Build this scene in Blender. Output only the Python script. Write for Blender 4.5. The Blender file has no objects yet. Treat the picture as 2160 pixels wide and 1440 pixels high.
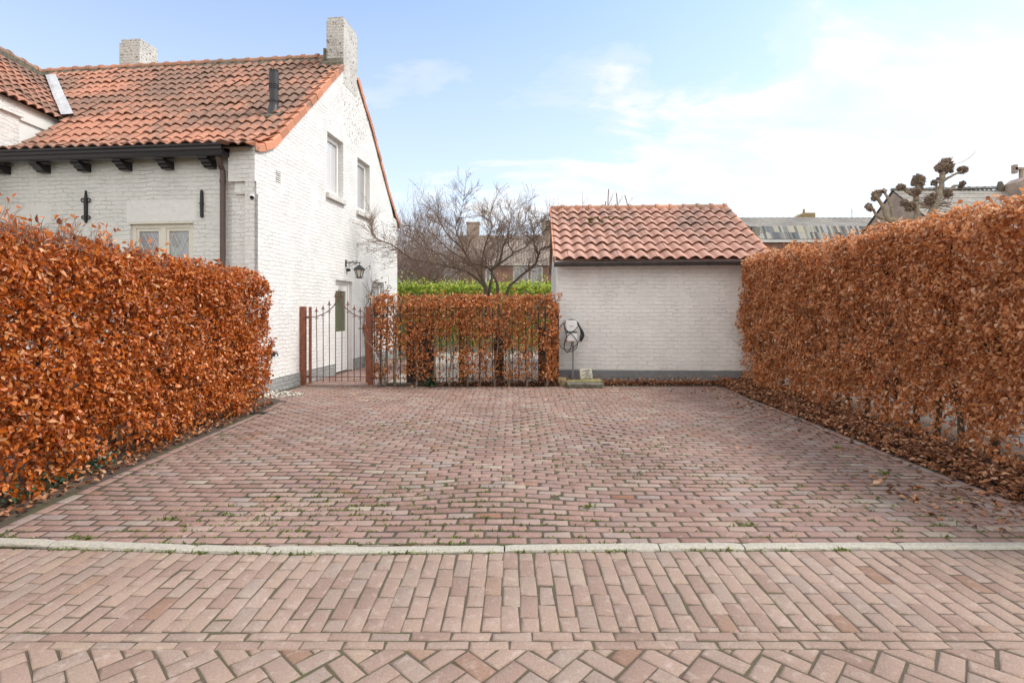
import bpy, math, random
import numpy as np
from mathutils import Vector, Matrix
random.seed(7)
RNG = np.random.default_rng(11)
sc = bpy.context.scene
COL = sc.collection
R = math.radians
F, CX, HY, CAMZ = 1100.0, 1080.0, 650.0, 1.6

def P(px, py, Y):
    """world point seen at photo pixel (px,py) at distance Y"""
    return Vector(((px - CX) / F * Y, Y, CAMZ + (HY - py) / F * Y))

# ------------------------------------------------------------------ noise
_T = np.random.default_rng(3).random((32, 32, 32))
def vnoise(p):
    p = np.asarray(p, float)
    i = np.floor(p).astype(int); f = p - i; f = f * f * (3 - 2 * f)
    r = 0
    for dx in (0, 1):
        for dy in (0, 1):
            for dz in (0, 1):
                w = (f[..., 0] if dx else 1 - f[..., 0]) * (f[..., 1] if dy else 1 - f[..., 1]) * (f[..., 2] if dz else 1 - f[..., 2])
                r = r + w * _T[(i[..., 0] + dx) % 32, (i[..., 1] + dy) % 32, (i[..., 2] + dz) % 32]
    return r
def fbm(p, o=3):
    p = np.asarray(p, float); s = 0; a = .5; t = 0
    for k in range(o):
        s = s + a * vnoise(p * 2 ** k + 7.3 * k); t += a; a *= .5
    return s / t

# ------------------------------------------------------------------ materials
def nm(name):
    m = bpy.data.materials.new(name); m.use_nodes = True
    nt = m.node_tree; b = nt.nodes['Principled BSDF']
    return m, nt, b
def nd(nt, t, **kw):
    n = nt.nodes.new(t)
    for k, v in kw.items():
        if k.startswith('i_'): n.inputs[k[2:].replace('_', ' ')].default_value = v
        else: setattr(n, k, v)
    return n
def ramp(nt, fac, stops, interp='LINEAR'):
    r = nt.nodes.new('ShaderNodeValToRGB'); r.color_ramp.interpolation = interp
    e = r.color_ramp.elements
    while len(e) < len(stops): e.new(.5)
    for k, (p, c) in enumerate(stops):
        e[k].position = p; e[k].color = (c[0], c[1], c[2], 1)
    nt.links.new(fac, r.inputs['Fac']); return r.outputs['Color']
def mix(nt, fac, a, b, mode='MIX'):
    m = nt.nodes.new('ShaderNodeMix'); m.data_type = 'RGBA'; m.blend_type = mode
    for s, v in ((m.inputs[0], fac), (m.inputs[6], a), (m.inputs[7], b)):
        if hasattr(v, 'links') or hasattr(v, 'is_linked'): nt.links.new(v, s)
        elif isinstance(v, (int, float)): s.default_value = v
        else: s.default_value = (v[0], v[1], v[2], 1)
    return m.outputs[2]
def math_(nt, op, a, b=None, clamp=False):
    m = nt.nodes.new('ShaderNodeMath'); m.operation = op; m.use_clamp = clamp
    for s, v in ((m.inputs[0], a), (m.inputs[1], b)):
        if v is None: continue
        if hasattr(v, 'is_linked'): nt.links.new(v, s)
        else: s.default_value = v
    return m.outputs[0]
def coord(nt): return nt.nodes.new('ShaderNodeTexCoord').outputs['Object']
def noise(nt, vec, scale, detail=4, rough=.55, dist=0):
    n = nt.nodes.new('ShaderNodeTexNoise'); n.inputs['Scale'].default_value = scale
    n.inputs['Detail'].default_value = detail; n.inputs['Roughness'].default_value = rough; n.inputs['Distortion'].default_value = dist
    nt.links.new(vec, n.inputs['Vector']); return n.outputs['Fac']
def bump(nt, b, h, dist, strength=1.0):
    n = nt.nodes.new('ShaderNodeBump'); n.inputs['Distance'].default_value = dist; n.inputs['Strength'].default_value = strength
    nt.links.new(h, n.inputs['Height']); nt.links.new(n.outputs['Normal'], b.inputs['Normal'])
def island(nt): return nt.nodes.new('ShaderNodeNewGeometry').outputs['Random Per Island']

def plain(name, c, rough=.6, metal=0, nz=.12, scale=20, bmp=.002, spec=.5):
    m, nt, b = nm(name); v = coord(nt); n = noise(nt, v, scale, 5)
    dark = tuple(x * (1 - nz) for x in c); lite = tuple(min(1, x * (1 + nz)) for x in c)
    nt.links.new(ramp(nt, n, [(.3, dark), (.7, lite)]), b.inputs['Base Color'])
    b.inputs['Roughness'].default_value = rough; b.inputs['Metallic'].default_value = metal
    b.inputs['Specular IOR Level'].default_value = spec
    if bmp: bump(nt, b, n, bmp)
    return m

def painted_brick(name, col, bw=.23, bh=.08, chips=0.0, bd=.014, dirt=.5, mottle=.25, patch=None):
    m, nt, b = nm(name); v = coord(nt)
    sp = nd(nt, 'ShaderNodeSeparateXYZ'); nt.links.new(v, sp.inputs[0])
    h = math_(nt, 'ADD', sp.outputs[0], sp.outputs[1])
    n1 = noise(nt, v, 3.2, 3); n2 = noise(nt, v, 14, 3)
    zz = math_(nt, 'ADD', sp.outputs[2], math_(nt, 'MULTIPLY', math_(nt, 'SUBTRACT', n1, .5), .095))
    zz = math_(nt, 'ADD', zz, math_(nt, 'MULTIPLY', math_(nt, 'SUBTRACT', n2, .5), .042))
    hh = math_(nt, 'ADD', h, math_(nt, 'MULTIPLY', math_(nt, 'SUBTRACT', n1, .5), .22))
    cb = nd(nt, 'ShaderNodeCombineXYZ'); nt.links.new(hh, cb.inputs[0]); nt.links.new(zz, cb.inputs[1])
    br = nd(nt, 'ShaderNodeTexBrick'); nt.links.new(cb.outputs[0], br.inputs['Vector'])
    br.inputs['Scale'].default_value = 1; br.inputs['Brick Width'].default_value = bw; br.inputs['Row Height'].default_value = bh
    br.inputs['Mortar Size'].default_value = .009; br.inputs['Mortar Smooth'].default_value = 1.0
    br.inputs['Color1'].default_value = (1, 1, 1, 1); br.inputs['Color2'].default_value = (.55, .55, .55, 1); br.inputs['Mortar'].default_value = (0, 0, 0, 1)
    inv = math_(nt, 'SUBTRACT', 1, br.outputs['Fac'])
    bv = nd(nt, 'ShaderNodeRGBToBW'); nt.links.new(br.outputs['Color'], bv.inputs[0])
    fine = noise(nt, v, 38, 4, .65); med = noise(nt, v, 9, 4, .6)
    hgt = math_(nt, 'MULTIPLY', inv, math_(nt, 'ADD', .45, math_(nt, 'MULTIPLY', bv.outputs[0], .45)))
    # joints partly filled with paint
    fill = ramp(nt, noise(nt, v, 3.0, 4, .6), [(.42, (0, 0, 0)), (.62, (1, 1, 1))])
    hgt = math_(nt, 'MULTIPLY', hgt, math_(nt, 'SUBTRACT', 1, math_(nt, 'MULTIPLY', fill, .65)))
    hgt = math_(nt, 'ADD', hgt, math_(nt, 'MULTIPLY', fine, .55)); hgt = math_(nt, 'ADD', hgt, math_(nt, 'MULTIPLY', med, .8))
    bump(nt, b, hgt, bd)
    lo = tuple(x * (1 - mottle) for x in col)
    c = ramp(nt, noise(nt, v, 1.7, 5, .6), [(.3, lo), (.62, col)])
    mpp = nd(nt, 'ShaderNodeMapping'); nt.links.new(v, mpp.inputs[0]); mpp.inputs['Scale'].default_value = (5, 5, .5)
    stk = ramp(nt, noise(nt, mpp.outputs[0], 1.0, 5, .7), [(.56, (0, 0, 0)), (.74, (1, 1, 1))])
    c = mix(nt, math_(nt, 'MULTIPLY', stk, .30 * dirt), c, (.50, .47, .38))
    lowm = nd(nt, 'ShaderNodeMapRange'); nt.links.new(math_(nt, 'ADD', sp.outputs[2], math_(nt, 'MULTIPLY', n1, .5)), lowm.inputs[0]); lowm.inputs[1].default_value = 1.0; lowm.inputs[2].default_value = .35; lowm.inputs[3].default_value = 0; lowm.inputs[4].default_value = .22 * dirt
    c = mix(nt, lowm.outputs[0], c, (.42, .42, .30))
    dm = ramp(nt, noise(nt, v, 26, 5, .7), [(.60, (0, 0, 0)), (.75, (1, 1, 1))])
    c = mix(nt, math_(nt, 'MULTIPLY', dm, .35 * dirt), c, (.42, .36, .30))
    jm = math_(nt, 'MULTIPLY', br.outputs['Fac'], math_(nt, 'MULTIPLY', noise(nt, v, 5, 3), .22 * dirt))
    c = mix(nt, jm, c, (.40, .34, .29))
    if chips:
        cm = ramp(nt, noise(nt, v, 17, 6, .7, .6), [(.62 - .05 * chips, (0, 0, 0)), (.65 - .05 * chips, (1, 1, 1))])
        cm2 = math_(nt, 'MULTIPLY', cm, math_(nt, 'GREATER_THAN', noise(nt, v, 2.2, 2), .46))
        if patch:
            vd = nd(nt, 'ShaderNodeVectorMath', operation='DISTANCE'); nt.links.new(v, vd.inputs[0]); vd.inputs[1].default_value = patch
            cm2 = math_(nt, 'MULTIPLY', cm, math_(nt, 'LESS_THAN', math_(nt, 'ADD', vd.outputs['Value'], math_(nt, 'MULTIPLY', n1, 1.2)), 1.45))
        c = mix(nt, cm2, c, (.17, .13, .105))
    nt.links.new(c, b.inputs['Base Color']); b.inputs['Roughness'].default_value = .75; b.inputs['Specular IOR Level'].default_value = .3
    return m

def leafmat(name, stops, trans=.25, rough=.42, spec=.45):
    m, nt, b = nm(name); r = island(nt)
    c = ramp(nt, r, stops); v = coord(nt)
    n = noise(nt, v, 1.3, 3); c = mix(nt, .35, c, ramp(nt, n, [(.35, (.35, .35, .35)), (.65, (1, 1, 1))]), 'MULTIPLY') if False else c
    nt.links.new(c, b.inputs['Base Color']); b.inputs['Roughness'].default_value = rough; b.inputs['Specular IOR Level'].default_value = spec
    t = nd(nt, 'ShaderNodeBsdfTranslucent'); nt.links.new(c, t.inputs['Color'])
    mx = nd(nt, 'ShaderNodeMixShader'); mx.inputs[0].default_value = trans
    nt.links.new(b.outputs[0], mx.inputs[1]); nt.links.new(t.outputs[0], mx.inputs[2])
    nt.links.new(mx.outputs[0], nt.nodes['Material Output'].inputs['Surface'])
    return m

def tilemat(name, base, dark, amount=.5, moss=.0, varr=.25):
    m, nt, b = nm(name); v = coord(nt); r = island(nt)
    lo = tuple(x * (1 - varr) for x in base); hi = tuple(min(1, x * (1 + varr)) for x in base)
    c = ramp(nt, r, [(0, lo), (.5, base), (1, hi)])
    n = noise(nt, v, .55, 4, .6); n2 = noise(nt, v, 9, 5, .65)
    s = math_(nt, 'ADD', math_(nt, 'MULTIPLY', n, 1.0), math_(nt, 'MULTIPLY', n2, .6))
    s = math_(nt, 'ADD', s, math_(nt, 'MULTIPLY', r, .14))
    f = ramp(nt, s, [(.98 - .3 * amount, (0, 0, 0)), (1.20 - .3 * amount, (1, 1, 1))])
    f = math_(nt, 'MULTIPLY', f, .78)
    c = mix(nt, f, c, dark)
    if moss:
        mm = ramp(nt, noise(nt, v, 6, 5, .7), [(.73 - moss * .05, (0, 0, 0)), (.78 - moss * .05, (1, 1, 1))])
        c = mix(nt, mm, c, (.07, .075, .02))
    c = mix(nt, math_(nt, 'MULTIPLY', ramp(nt, noise(nt, v, 60, 3), [(.5, (0, 0, 0)), (.75, (1, 1, 1))]), .35), c, (.5, .36, .28))
    nt.links.new(c, b.inputs['Base Color']); b.inputs['Roughness'].default_value = .72; b.inputs['Specular IOR Level'].default_value = .35
    bump(nt, b, noise(nt, v, 45, 4), .006)
    return m

def pavermat(name, stops, mossy=.0):
    m, nt, b = nm(name); v = coord(nt); r = island(nt)
    c = ramp(nt, r, stops)
    n = noise(nt, v, .7, 3, .6)
    c = mix(nt, .55, c, ramp(nt, n, [(.3, (.58, .55, .54)), (.7, (1, 1, 1))]), 'MULTIPLY')
    c = mix(nt, math_(nt, 'MULTIPLY', ramp(nt, noise(nt, v, .9, 6, .7), [(.57, (0, 0, 0)), (.68, (1, 1, 1))]), .30), c, (.50, .43, .385))
    sp = noise(nt, v, 90, 4, .7)
    c = mix(nt, .6, c, ramp(nt, sp, [(.33, (.62, .6, .6)), (.6, (1, 1, 1))]), 'MULTIPLY')
    md = noise(nt, v, 16, 4, .65, .3)
    c = mix(nt, math_(nt, 'MULTIPLY', ramp(nt, md, [(.55, (0, 0, 0)), (.72, (1, 1, 1))]), .35), c, (.50, .42, .37))
    st = noise(nt, v, 2.3, 5, .7)
    c = mix(nt, math_(nt, 'MULTIPLY', ramp(nt, st, [(.62, (0, 0, 0)), (.72, (1, 1, 1))]), .4), c, (.17, .12, .09))
    nt.links.new(c, b.inputs['Base Color']); b.inputs['Roughness'].default_value = .8; b.inputs['Specular IOR Level'].default_value = .3
    h = math_(nt, 'ADD', math_(nt, 'MULTIPLY', sp, .5), md)
    bump(nt, b, h, .006)
    return m

M = {}
M['paint'] = painted_brick('painted_brick', (.80, .785, .75))
M['paint_worn'] = painted_brick('painted_brick_worn', (.66, .64, .60), chips=1.25)
M['paint_gable'] = painted_brick('painted_brick_gable', (.80, .79, .765), chips=1.1, patch=(0, 4.35, 6.75), dirt=.40, mottle=.12, bd=.012)
M['paint_shed'] = painted_brick('painted_brick_shed', (.83, .812, .79), bw=.26, bh=.088, bd=.0105, dirt=.6, mottle=.14)
M['plinth'] = painted_brick('plinth_grey', (.20, .205, .225), bd=.008, dirt=.5)
M['plinth_light'] = painted_brick('plinth_pale_grey', (.33, .335, .35), bd=.022, dirt=.8)
M['render_white'] = plain('white_board', (.78, .765, .73), .6, nz=.04, scale=4, bmp=.001)
M['lintel'] = plain('painted_lintel', (.79, .782, .762), .75, nz=.03, scale=9, bmp=.02)
M['frame'] = plain('cream_frame', (.74, .69, .60), .45, nz=.04, scale=6, bmp=0)
M['frame_white'] = plain('white_frame', (.80, .79, .77), .4, nz=.03, scale=6, bmp=0)
M['sill'] = plain('pale_stone_sill', (.62, .60, .56), .8, nz=.15, scale=12, bmp=.004)
M['black'] = plain('black_gutter_paint', (.016, .013, .018), .28, nz=.15, bmp=.0008)
M['iron'] = plain('black_iron', (.02, .02, .022), .5, nz=.3, bmp=.002)
M['brownpipe'] = plain('brown_downpipe', (.105, .068, .055), .45, nz=.12, scale=9, bmp=.0006)
M['rust'] = plain('rust_red_iron', (.24, .085, .045), .6, nz=.3, scale=14, bmp=.002)
M['rustbar'] = plain('rust_dark_bar', (.17, .075, .06), .6, nz=.3, scale=14, bmp=.001)
M['zinc'] = plain('zinc_gutter', (.062, .054, .052), .5, nz=.3, scale=6, bmp=.001)
M['lead'] = plain('lead_sheet', (.60, .62, .64), .5, nz=.2, scale=5, bmp=.006)
M['flue'] = plain('flue_plastic', (.03, .03, .034), .45, nz=.2, scale=8, bmp=.0006)
M['mortar'] = plain('mossy_mortar', (.13, .115, .085), .9, nz=.45, scale=14, bmp=.02)
M['bark'] = plain('grey_bark', (.29, .235, .17), .9, nz=.4, scale=30, bmp=.01)
M['bark_knob'] = plain('knob_bark', (.19, .145, .10), .9, nz=.5, scale=22, bmp=.02)
M['bark_dark'] = plain('dark_bark', (.10, .08, .055), .9, nz=.4, scale=25, bmp=.01)
M['bark_moss'] = plain('mossy_bark', (.075, .075, .03), .9, nz=.45, scale=18, bmp=.01)
M['twig'] = plain('twig_bark', (.215, .145, .105), .85, nz=.35, scale=20, bmp=0)
M['twig_red'] = plain('twig_brown', (.25, .165, .13), .85, nz=.3, scale=20, bmp=0)
M['timber'] = plain('dark_timber', (.042, .022, .015), .75, nz=.4, scale=12, bmp=.004)
M['timber_moss'] = plain('mossy_timber', (.10, .09, .02), .85, nz=.5, scale=9, bmp=.004)
M['concrete'] = plain('kerb_concrete', (.36, .335, .28), .85, nz=.22, scale=60, bmp=.003)
M['soil'] = plain('soil', (.075, .05, .033), .95, nz=.5, scale=18, bmp=.03)
M['gravel'] = leafmat('gravel_pebbles', [(0, (.36, .33, .28)), (.5, (.62, .58, .5)), (1, (.75, .72, .66))], 0, .8)
M['white_plastic'] = plain('white_plastic', (.88, .88, .88), .35, nz=.02, bmp=0)
M['grey_metal'] = plain('grey_metal', (.24, .24, .25), .5, metal=.3, nz=.1, bmp=0)
M['rubber'] = plain('black_rubber', (.022, .022, .026), .45, nz=.1, bmp=0)
M['green_plastic'] = plain('green_plastic', (.02, .22, .08), .35, nz=.05, bmp=0)
M['ink'] = plain('grey_print', (.10, .10, .11), .6, nz=.02, bmp=0)
M['stone_mossy'] = plain('mossy_stone', (.27, .235, .10), .95, nz=.45, scale=9, bmp=.02)
M['stone_grey'] = plain('grey_stone', (.13, .12, .095), .95, nz=.5, scale=11, bmp=.03)
M['stone_tan'] = plain('tan_stone', (.36, .27, .15), .95, nz=.3, scale=10, bmp=.02)
M['brick_red'] = painted_brick('red_brown_brick', (.38, .20, .155), bw=.22, bh=.07, bd=.004, dirt=1, mottle=.35)
M['brick_tan'] = painted_brick('tan_brown_brick', (.42, .32, .26), bw=.22, bh=.07, bd=.004, dirt=1, mottle=.35)
M['brick_ochre'] = painted_brick('ochre_brick', (.34, .25, .13), bw=.22, bh=.07, bd=.004, dirt=1, mottle=.35)
M['garden_pave'] = plain('pale_garden_paving', (.33, .29, .24), .9, nz=.2, scale=8, bmp=.004)
M['grey_road'] = plain('grey_side_paving', (.075, .07, .065), .85, nz=.15, scale=5, bmp=.003)

def ground_mat():
    m, nt, b = nm('earth_ground'); v = coord(nt)
    c = ramp(nt, noise(nt, v, .35, 6, .6), [(.35, (.10, .075, .045)), (.65, (.06, .085, .03))])
    nt.links.new(c, b.inputs['Base Color']); b.inputs['Roughness'].default_value = .95
    bump(nt, b, noise(nt, v, 14, 5), .03); return m
M['earth'] = ground_mat()
def joint_mat(name, sand, moss, thr):
    m, nt, b = nm(name); v = coord(nt)
    f = ramp(nt, noise(nt, v, 1.1, 5, .65), [(thr - .08, (0, 0, 0)), (thr + .08, (1, 1, 1))])
    g = math_(nt, 'MULTIPLY', f, ramp(nt, noise(nt, v, 30, 4, .6), [(.38, (0, 0, 0)), (.6, (1, 1, 1))]))
    c = mix(nt, g, ramp(nt, noise(nt, v, 70, 4), [(.3, tuple(.6 * x for x in sand)), (.7, sand)]), moss)
    nt.links.new(c, b.inputs['Base Color']); b.inputs['Roughness'].default_value = .95
    bump(nt, b, noise(nt, v, 60, 4), .004); return m
M['joint'] = joint_mat('sandy_joint', (.085, .060, .045), (.065, .075, .022), .52)
M['joint_street'] = joint_mat('street_joint', (.105, .078, .056), (.075, .078, .025), .52)

def glassmat(name, base, rough=.04, tint=None, curtain=None):
    m, nt, b = nm(name); v = coord(nt)
    if curtain:
        sp = nd(nt, 'ShaderNodeSeparateXYZ'); nt.links.new(v, sp.inputs[0])
        w = math_(nt, 'SINE', math_(nt, 'MULTIPLY', sp.outputs[1], 60))
        c = ramp(nt, math_(nt, 'ADD', math_(nt, 'MULTIPLY', w, .5), .5), [(0, curtain), (1, tuple(.7 * x for x in curtain))])
        nt.links.new(c, b.inputs['Base Color'])
    else: b.inputs['Base Color'].default_value = (*base, 1)
    b.inputs['Roughness'].default_value = rough; b.inputs['Specular IOR Level'].default_value = .9
    b.inputs['IOR'].default_value = 2.0
    bump(nt, b, noise(nt, v, 1.5, 2), .003)
    return m
M['glass'] = glassmat('dark_window_glass', (.06, .07, .08))
M['glass_green'] = glassmat('greenish_door_glass', (.12, .14, .10))
M['glass_curtain'] = glassmat('curtained_window_glass', (.3, .3, .3), curtain=(.42, .41, .40))
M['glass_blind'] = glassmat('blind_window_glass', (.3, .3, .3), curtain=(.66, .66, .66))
M['glass_lamp'] = plain('frosted_lamp_glass', (.62, .60, .52), .3, nz=.05, bmp=0)
def leaded():
    m, nt, b = nm('leaded_glass'); v = coord(nt)
    vo = nd(nt, 'ShaderNodeTexVoronoi'); nt.links.new(v, vo.inputs['Vector']); vo.inputs['Scale'].default_value = 5
    hs = nd(nt, 'ShaderNodeHueSaturation'); nt.links.new(vo.outputs['Color'], hs.inputs['Color']); hs.inputs['Saturation'].default_value = .28; hs.inputs['Value'].default_value = .55
    nt.links.new(mix(nt, .55, hs.outputs[0], (.30, .30, .32)), b.inputs['Base Color'])
    b.inputs['Roughness'].default_value = .12; b.inputs['Specular IOR Level'].default_value = .7; return m
M['leaded'] = leaded()
M['leadline'] = plain('pale_lead_came', (.62, .62, .62), .5, nz=.05, bmp=0)

M['leaf_left'] = leafmat('orange_beech_leaf', [(0, (.20, .045, .008)), (.3, (.48, .115, .014)), (.6, (.62, .17, .022)), (.85, (.68, .25, .06)), (1, (.72, .42, .21))], .32, .34, .55)
M['leaf_right'] = leafmat('brown_beech_leaf', [(0, (.26, .092, .036)), (.35, (.60, .245, .085)), (.65, (.75, .345, .14)), (.9, (.81, .48, .26)), (1, (.84, .64, .45))], .5, .36, .6)
M['leaf_mid'] = leafmat('rust_beech_leaf', [(0, (.26, .08, .025)), (.4, (.52, .175, .048)), (.75, (.64, .26, .09)), (1, (.70, .40, .21))], .28, .42, .4)
M['leaf_fallen'] = leafmat('fallen_leaf', [(0, (.08, .035, .02)), (.35, (.22, .085, .04)), (.7, (.40, .175, .08)), (1, (.55, .33, .20))], .15, .55, .35)
M['leaf_green'] = leafmat('evergreen_leaf', [(0, (.09, .16, .025)), (.35, (.28, .40, .05)), (.65, (.54, .60, .09)), (1, (.74, .74, .20))], .55, .4)
M['leaf_ivy'] = leafmat('ivy_leaf', [(0, (.012, .035, .014)), (.6, (.03, .07, .03)), (1, (.09, .14, .09))], .1, .35)
M['leaf_dark'] = leafmat('dark_dry_leaf', [(0, (.02, .018, .014)), (1, (.10, .06, .045))], .1, .6)
M['leaf_budy'] = leafmat('bud_leaf', [(0, (.12, .07, .05)), (1, (.26, .14, .10))], .1, .6)
M['weed'] = leafmat('weed_blade', [(0, (.08, .10, .02)), (.6, (.17, .22, .045)), (1, (.30, .32, .09))], .3, .6)
M['tile_house'] = tilemat('house_pantile', (.46, .205, .13), (.135, .10, .078), .80, moss=.7, varr=.13)
M['tile_verge'] = tilemat('verge_tile', (.55, .23, .13), (.18, .12, .09), .15)
M['tile_shed'] = tilemat('shed_pantile', (.45, .245, .185), (.20, .145, .12), .55, moss=.0, varr=.10)
M['tile_ridge'] = tilemat('ridge_tile', (.43, .20, .12), (.16, .12, .09), .6)
M['tile_grey'] = tilemat('grey_roof_tile', (.25, .235, .205), (.14, .135, .12), .5, varr=.15)
M['tile_streak'] = leafmat('streaked_grey_tile', [(0, (.06, .07, .085)), (.3, (.13, .14, .15)), (.55, (.24, .23, .20)), (.8, (.36, .33, .25)), (1, (.30, .30, .30))], 0, .8, .3)
M['tile_brown'] = tilemat('brown_roof_tile', (.27, .215, .18), (.16, .14, .12), .5, varr=.2)
M['paver'] = pavermat('driveway_paver', [(0, (.26, .155, .125)), (.2, (.335, .21, .17)), (.42, (.29, .195, .17)), (.66, (.35, .225, .18)), (.84, (.36, .265, .22)), (.93, (.31, .245, .22)), (.97, (.40, .33, .26)), (1, (.29, .14, .09))])
M['paver_street'] = pavermat('street_paver', [(0, (.30, .205, .162)), (.3, (.365, .262, .208)), (.6, (.38, .275, .215)), (.85, (.335, .256, .212)), (.97, (.39, .29, .22)), (.985, (.34, .225, .165)), (1, (.28, .17, .12))])

# ------------------------------------------------------------------ mesh building
class MB:
    def __init__(s): s.v = []; s.f = []; s.mi = []; s.cur = 0
    def add(s, vs, fs):
        o = len(s.v); s.v.extend([tuple(p) for p in vs]); s.f.extend([tuple(i + o for i in f) for f in fs]); s.mi.extend([s.cur] * len(fs))
    def box(s, a, b, T=None):
        (x0, y0, z0), (x1, y1, z1) = a, b
        vs = [(x, y, z) for z in (z0, z1) for y in (y0, y1) for x in (x0, x1)]
        if T: vs = [T(p) for p in vs]
        s.add(vs, [(0, 2, 3, 1), (4, 5, 7, 6), (0, 1, 5, 4), (2, 6, 7, 3), (0, 4, 6, 2), (1, 3, 7, 5)])
    def bbox(s, a, b, c=.01):
        """box with chamfered edges (every edge cut by c)"""
        (x0, y0, z0), (x1, y1, z1) = a, b
        bm = bpy.data.meshes  # noqa
        import bmesh
        m = bmesh.new(); bmesh.ops.create_cube(m, size=1)
        for w in m.verts: w.co = Vector(((x0 + x1) / 2 + w.co.x * (x1 - x0), (y0 + y1) / 2 + w.co.y * (y1 - y0), (z0 + z1) / 2 + w.co.z * (z1 - z0)))
        bmesh.ops.bevel(m, geom=list(m.edges), offset=c, segments=2, profile=.6, affect='EDGES')
        m.verts.index_update(); s.add([w.co.copy() for w in m.verts], [[w.index for w in f.verts] for f in m.faces]); m.free()
    def quad(s, a, b, c, d): s.add([a, b, c, d], [(0, 1, 2, 3)])
    def tube(s, pts, rad, n=6, cap=True):
        pts = [Vector(p) for p in pts]
        if not hasattr(rad, '__len__'): rad = [rad] * len(pts)
        vs = []; fs = []; up = Vector((0, 0, 1)); pu = None
        for i, p in enumerate(pts):
            t = (pts[min(i + 1, len(pts) - 1)] - pts[max(i - 1, 0)])
            if t.length < 1e-9: t = Vector((0, 0, 1))
            t.normalize()
            if pu is None:
                a = t.cross(up)
                if a.length < 1e-3: a = t.cross(Vector((1, 0, 0)))
                a.normalize()
            else:
                a = pu - t * pu.dot(t)
                if a.length < 1e-6: a = t.orthogonal()
                a.normalize()
            pu = a; b = t.cross(a)
            for k in range(n):
                th = 2 * math.pi * k / n
                vs.append(p + (a * math.cos(th) + b * math.sin(th)) * rad[i])
        for i in range(len(pts) - 1):
            for k in range(n):
                fs.append((i * n + k, i * n + (k + 1) % n, (i + 1) * n + (k + 1) % n, (i + 1) * n + k))
        if cap:
            fs.append(tuple(range(n - 1, -1, -1))); o = (len(pts) - 1) * n; fs.append(tuple(range(o, o + n)))
        s.add(vs, fs)
    def prism(s, poly, T0, T1):
        """poly list of 2D; T0,T1 map 2D->3D for both ends"""
        n = len(poly); vs = [T0(*p) for p in poly] + [T1(*p) for p in poly]
        fs = [tuple(range(n - 1, -1, -1)), tuple(range(n, 2 * n))] + [(i, (i + 1) % n, n + (i + 1) % n, n + i) for i in range(n)]
        s.add(vs, fs)
    def lathe(s, prof, c, n=12, axis=None):
        c = Vector(c); vs = []; fs = []
        for r, z in prof:
            for k in range(n):
                th = 2 * math.pi * k / n; vs.append(c + Vector((r * math.cos(th), r * math.sin(th), z)))
        for i in range(len(prof) - 1):
            for k in range(n): fs.append((i * n + k, i * n + (k + 1) % n, (i + 1) * n + (k + 1) % n, (i + 1) * n + k))
        fs.append(tuple(range(n - 1, -1, -1))); o = (len(prof) - 1) * n; fs.append(tuple(range(o, o + n)))
        s.add(vs, fs)
    def blob(s, c, r, seed=0, amp=.25, sub=2, sq=(1, 1, 1), fr=2.0):
        import bmesh
        m = bmesh.new(); bmesh.ops.create_icosphere(m, subdivisions=sub, radius=1)
        co = np.array([w.co for w in m.verts]); d = 1 + amp * 2 * (fbm(co * fr + 11.1 * seed + 40, 3) - .5)
        co = co * d[:, None] * np.array(sq) * r + np.array(c)
        m.verts.index_update(); s.add([tuple(p) for p in co], [[w.index for w in f.verts] for f in m.faces]); m.free()
    def build(s, name, mat, parent=None, smooth=False, flat_angle=None):
        me = bpy.data.meshes.new(name); me.from_pydata(s.v, [], s.f); me.update()
        mats = mat if isinstance(mat, (list, tuple)) else [mat]
        for x in mats: me.materials.append(x)
        if len(mats) > 1: me.polygons.foreach_set('material_index', s.mi)
        if smooth: me.polygons.foreach_set('use_smooth', [True] * len(me.polygons))
        return link(name, me, parent)
def link(name, me, parent=None):
    o = bpy.data.objects.new(name, me); COL.objects.link(o)
    if parent: o.parent = parent
    return o
def npmesh(name, V, Q, mat, parent=None, smooth=False):
    V = np.asarray(V, np.float32).reshape(-1, 3); Q = np.asarray(Q, np.int32)
    k = Q.shape[1]; me = bpy.data.meshes.new(name)
    me.vertices.add(len(V)); me.vertices.foreach_set('co', V.ravel())
    me.loops.add(Q.size); me.loops.foreach_set('vertex_index', Q.ravel())
    me.polygons.add(len(Q)); me.polygons.foreach_set('loop_start', np.arange(0, Q.size, k, dtype=np.int32))
    if smooth: me.polygons.foreach_set('use_smooth', np.ones(len(Q), bool))
    me.materials.append(mat); me.update(calc_edges=True); me.validate()
    return link(name, me, parent)
def tag(o, label=None, cat=None, group=None, kind=None):
    if label: o['label'] = label
    if cat: o['category'] = cat
    if group: o['group'] = group
    if kind: o['kind'] = kind
    return o
def empty(name, loc, label, cat, rz=0, group=None):
    o = bpy.data.objects.new(name, None); COL.objects.link(o); o.location = loc; o.rotation_euler = (0, 0, rz); o.empty_display_size = .2
    return tag(o, label, cat, group)
def smoothpath(pts, n=4):
    pts = [Vector(p) for p in pts]; out = []
    for i in range(len(pts) - 1):
        p0, p1, p2, p3 = pts[max(i - 1, 0)], pts[i], pts[i + 1], pts[min(i + 2, len(pts) - 1)]
        for k in range(n):
            t = k / n
            out.append(.5 * ((2 * p1) + (p2 - p0) * t + (2 * p0 - 5 * p1 + 4 * p2 - p3) * t * t + (3 * p1 - p0 - 3 * p2 + p3) * t ** 3))
    out.append(pts[-1]); return out

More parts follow.
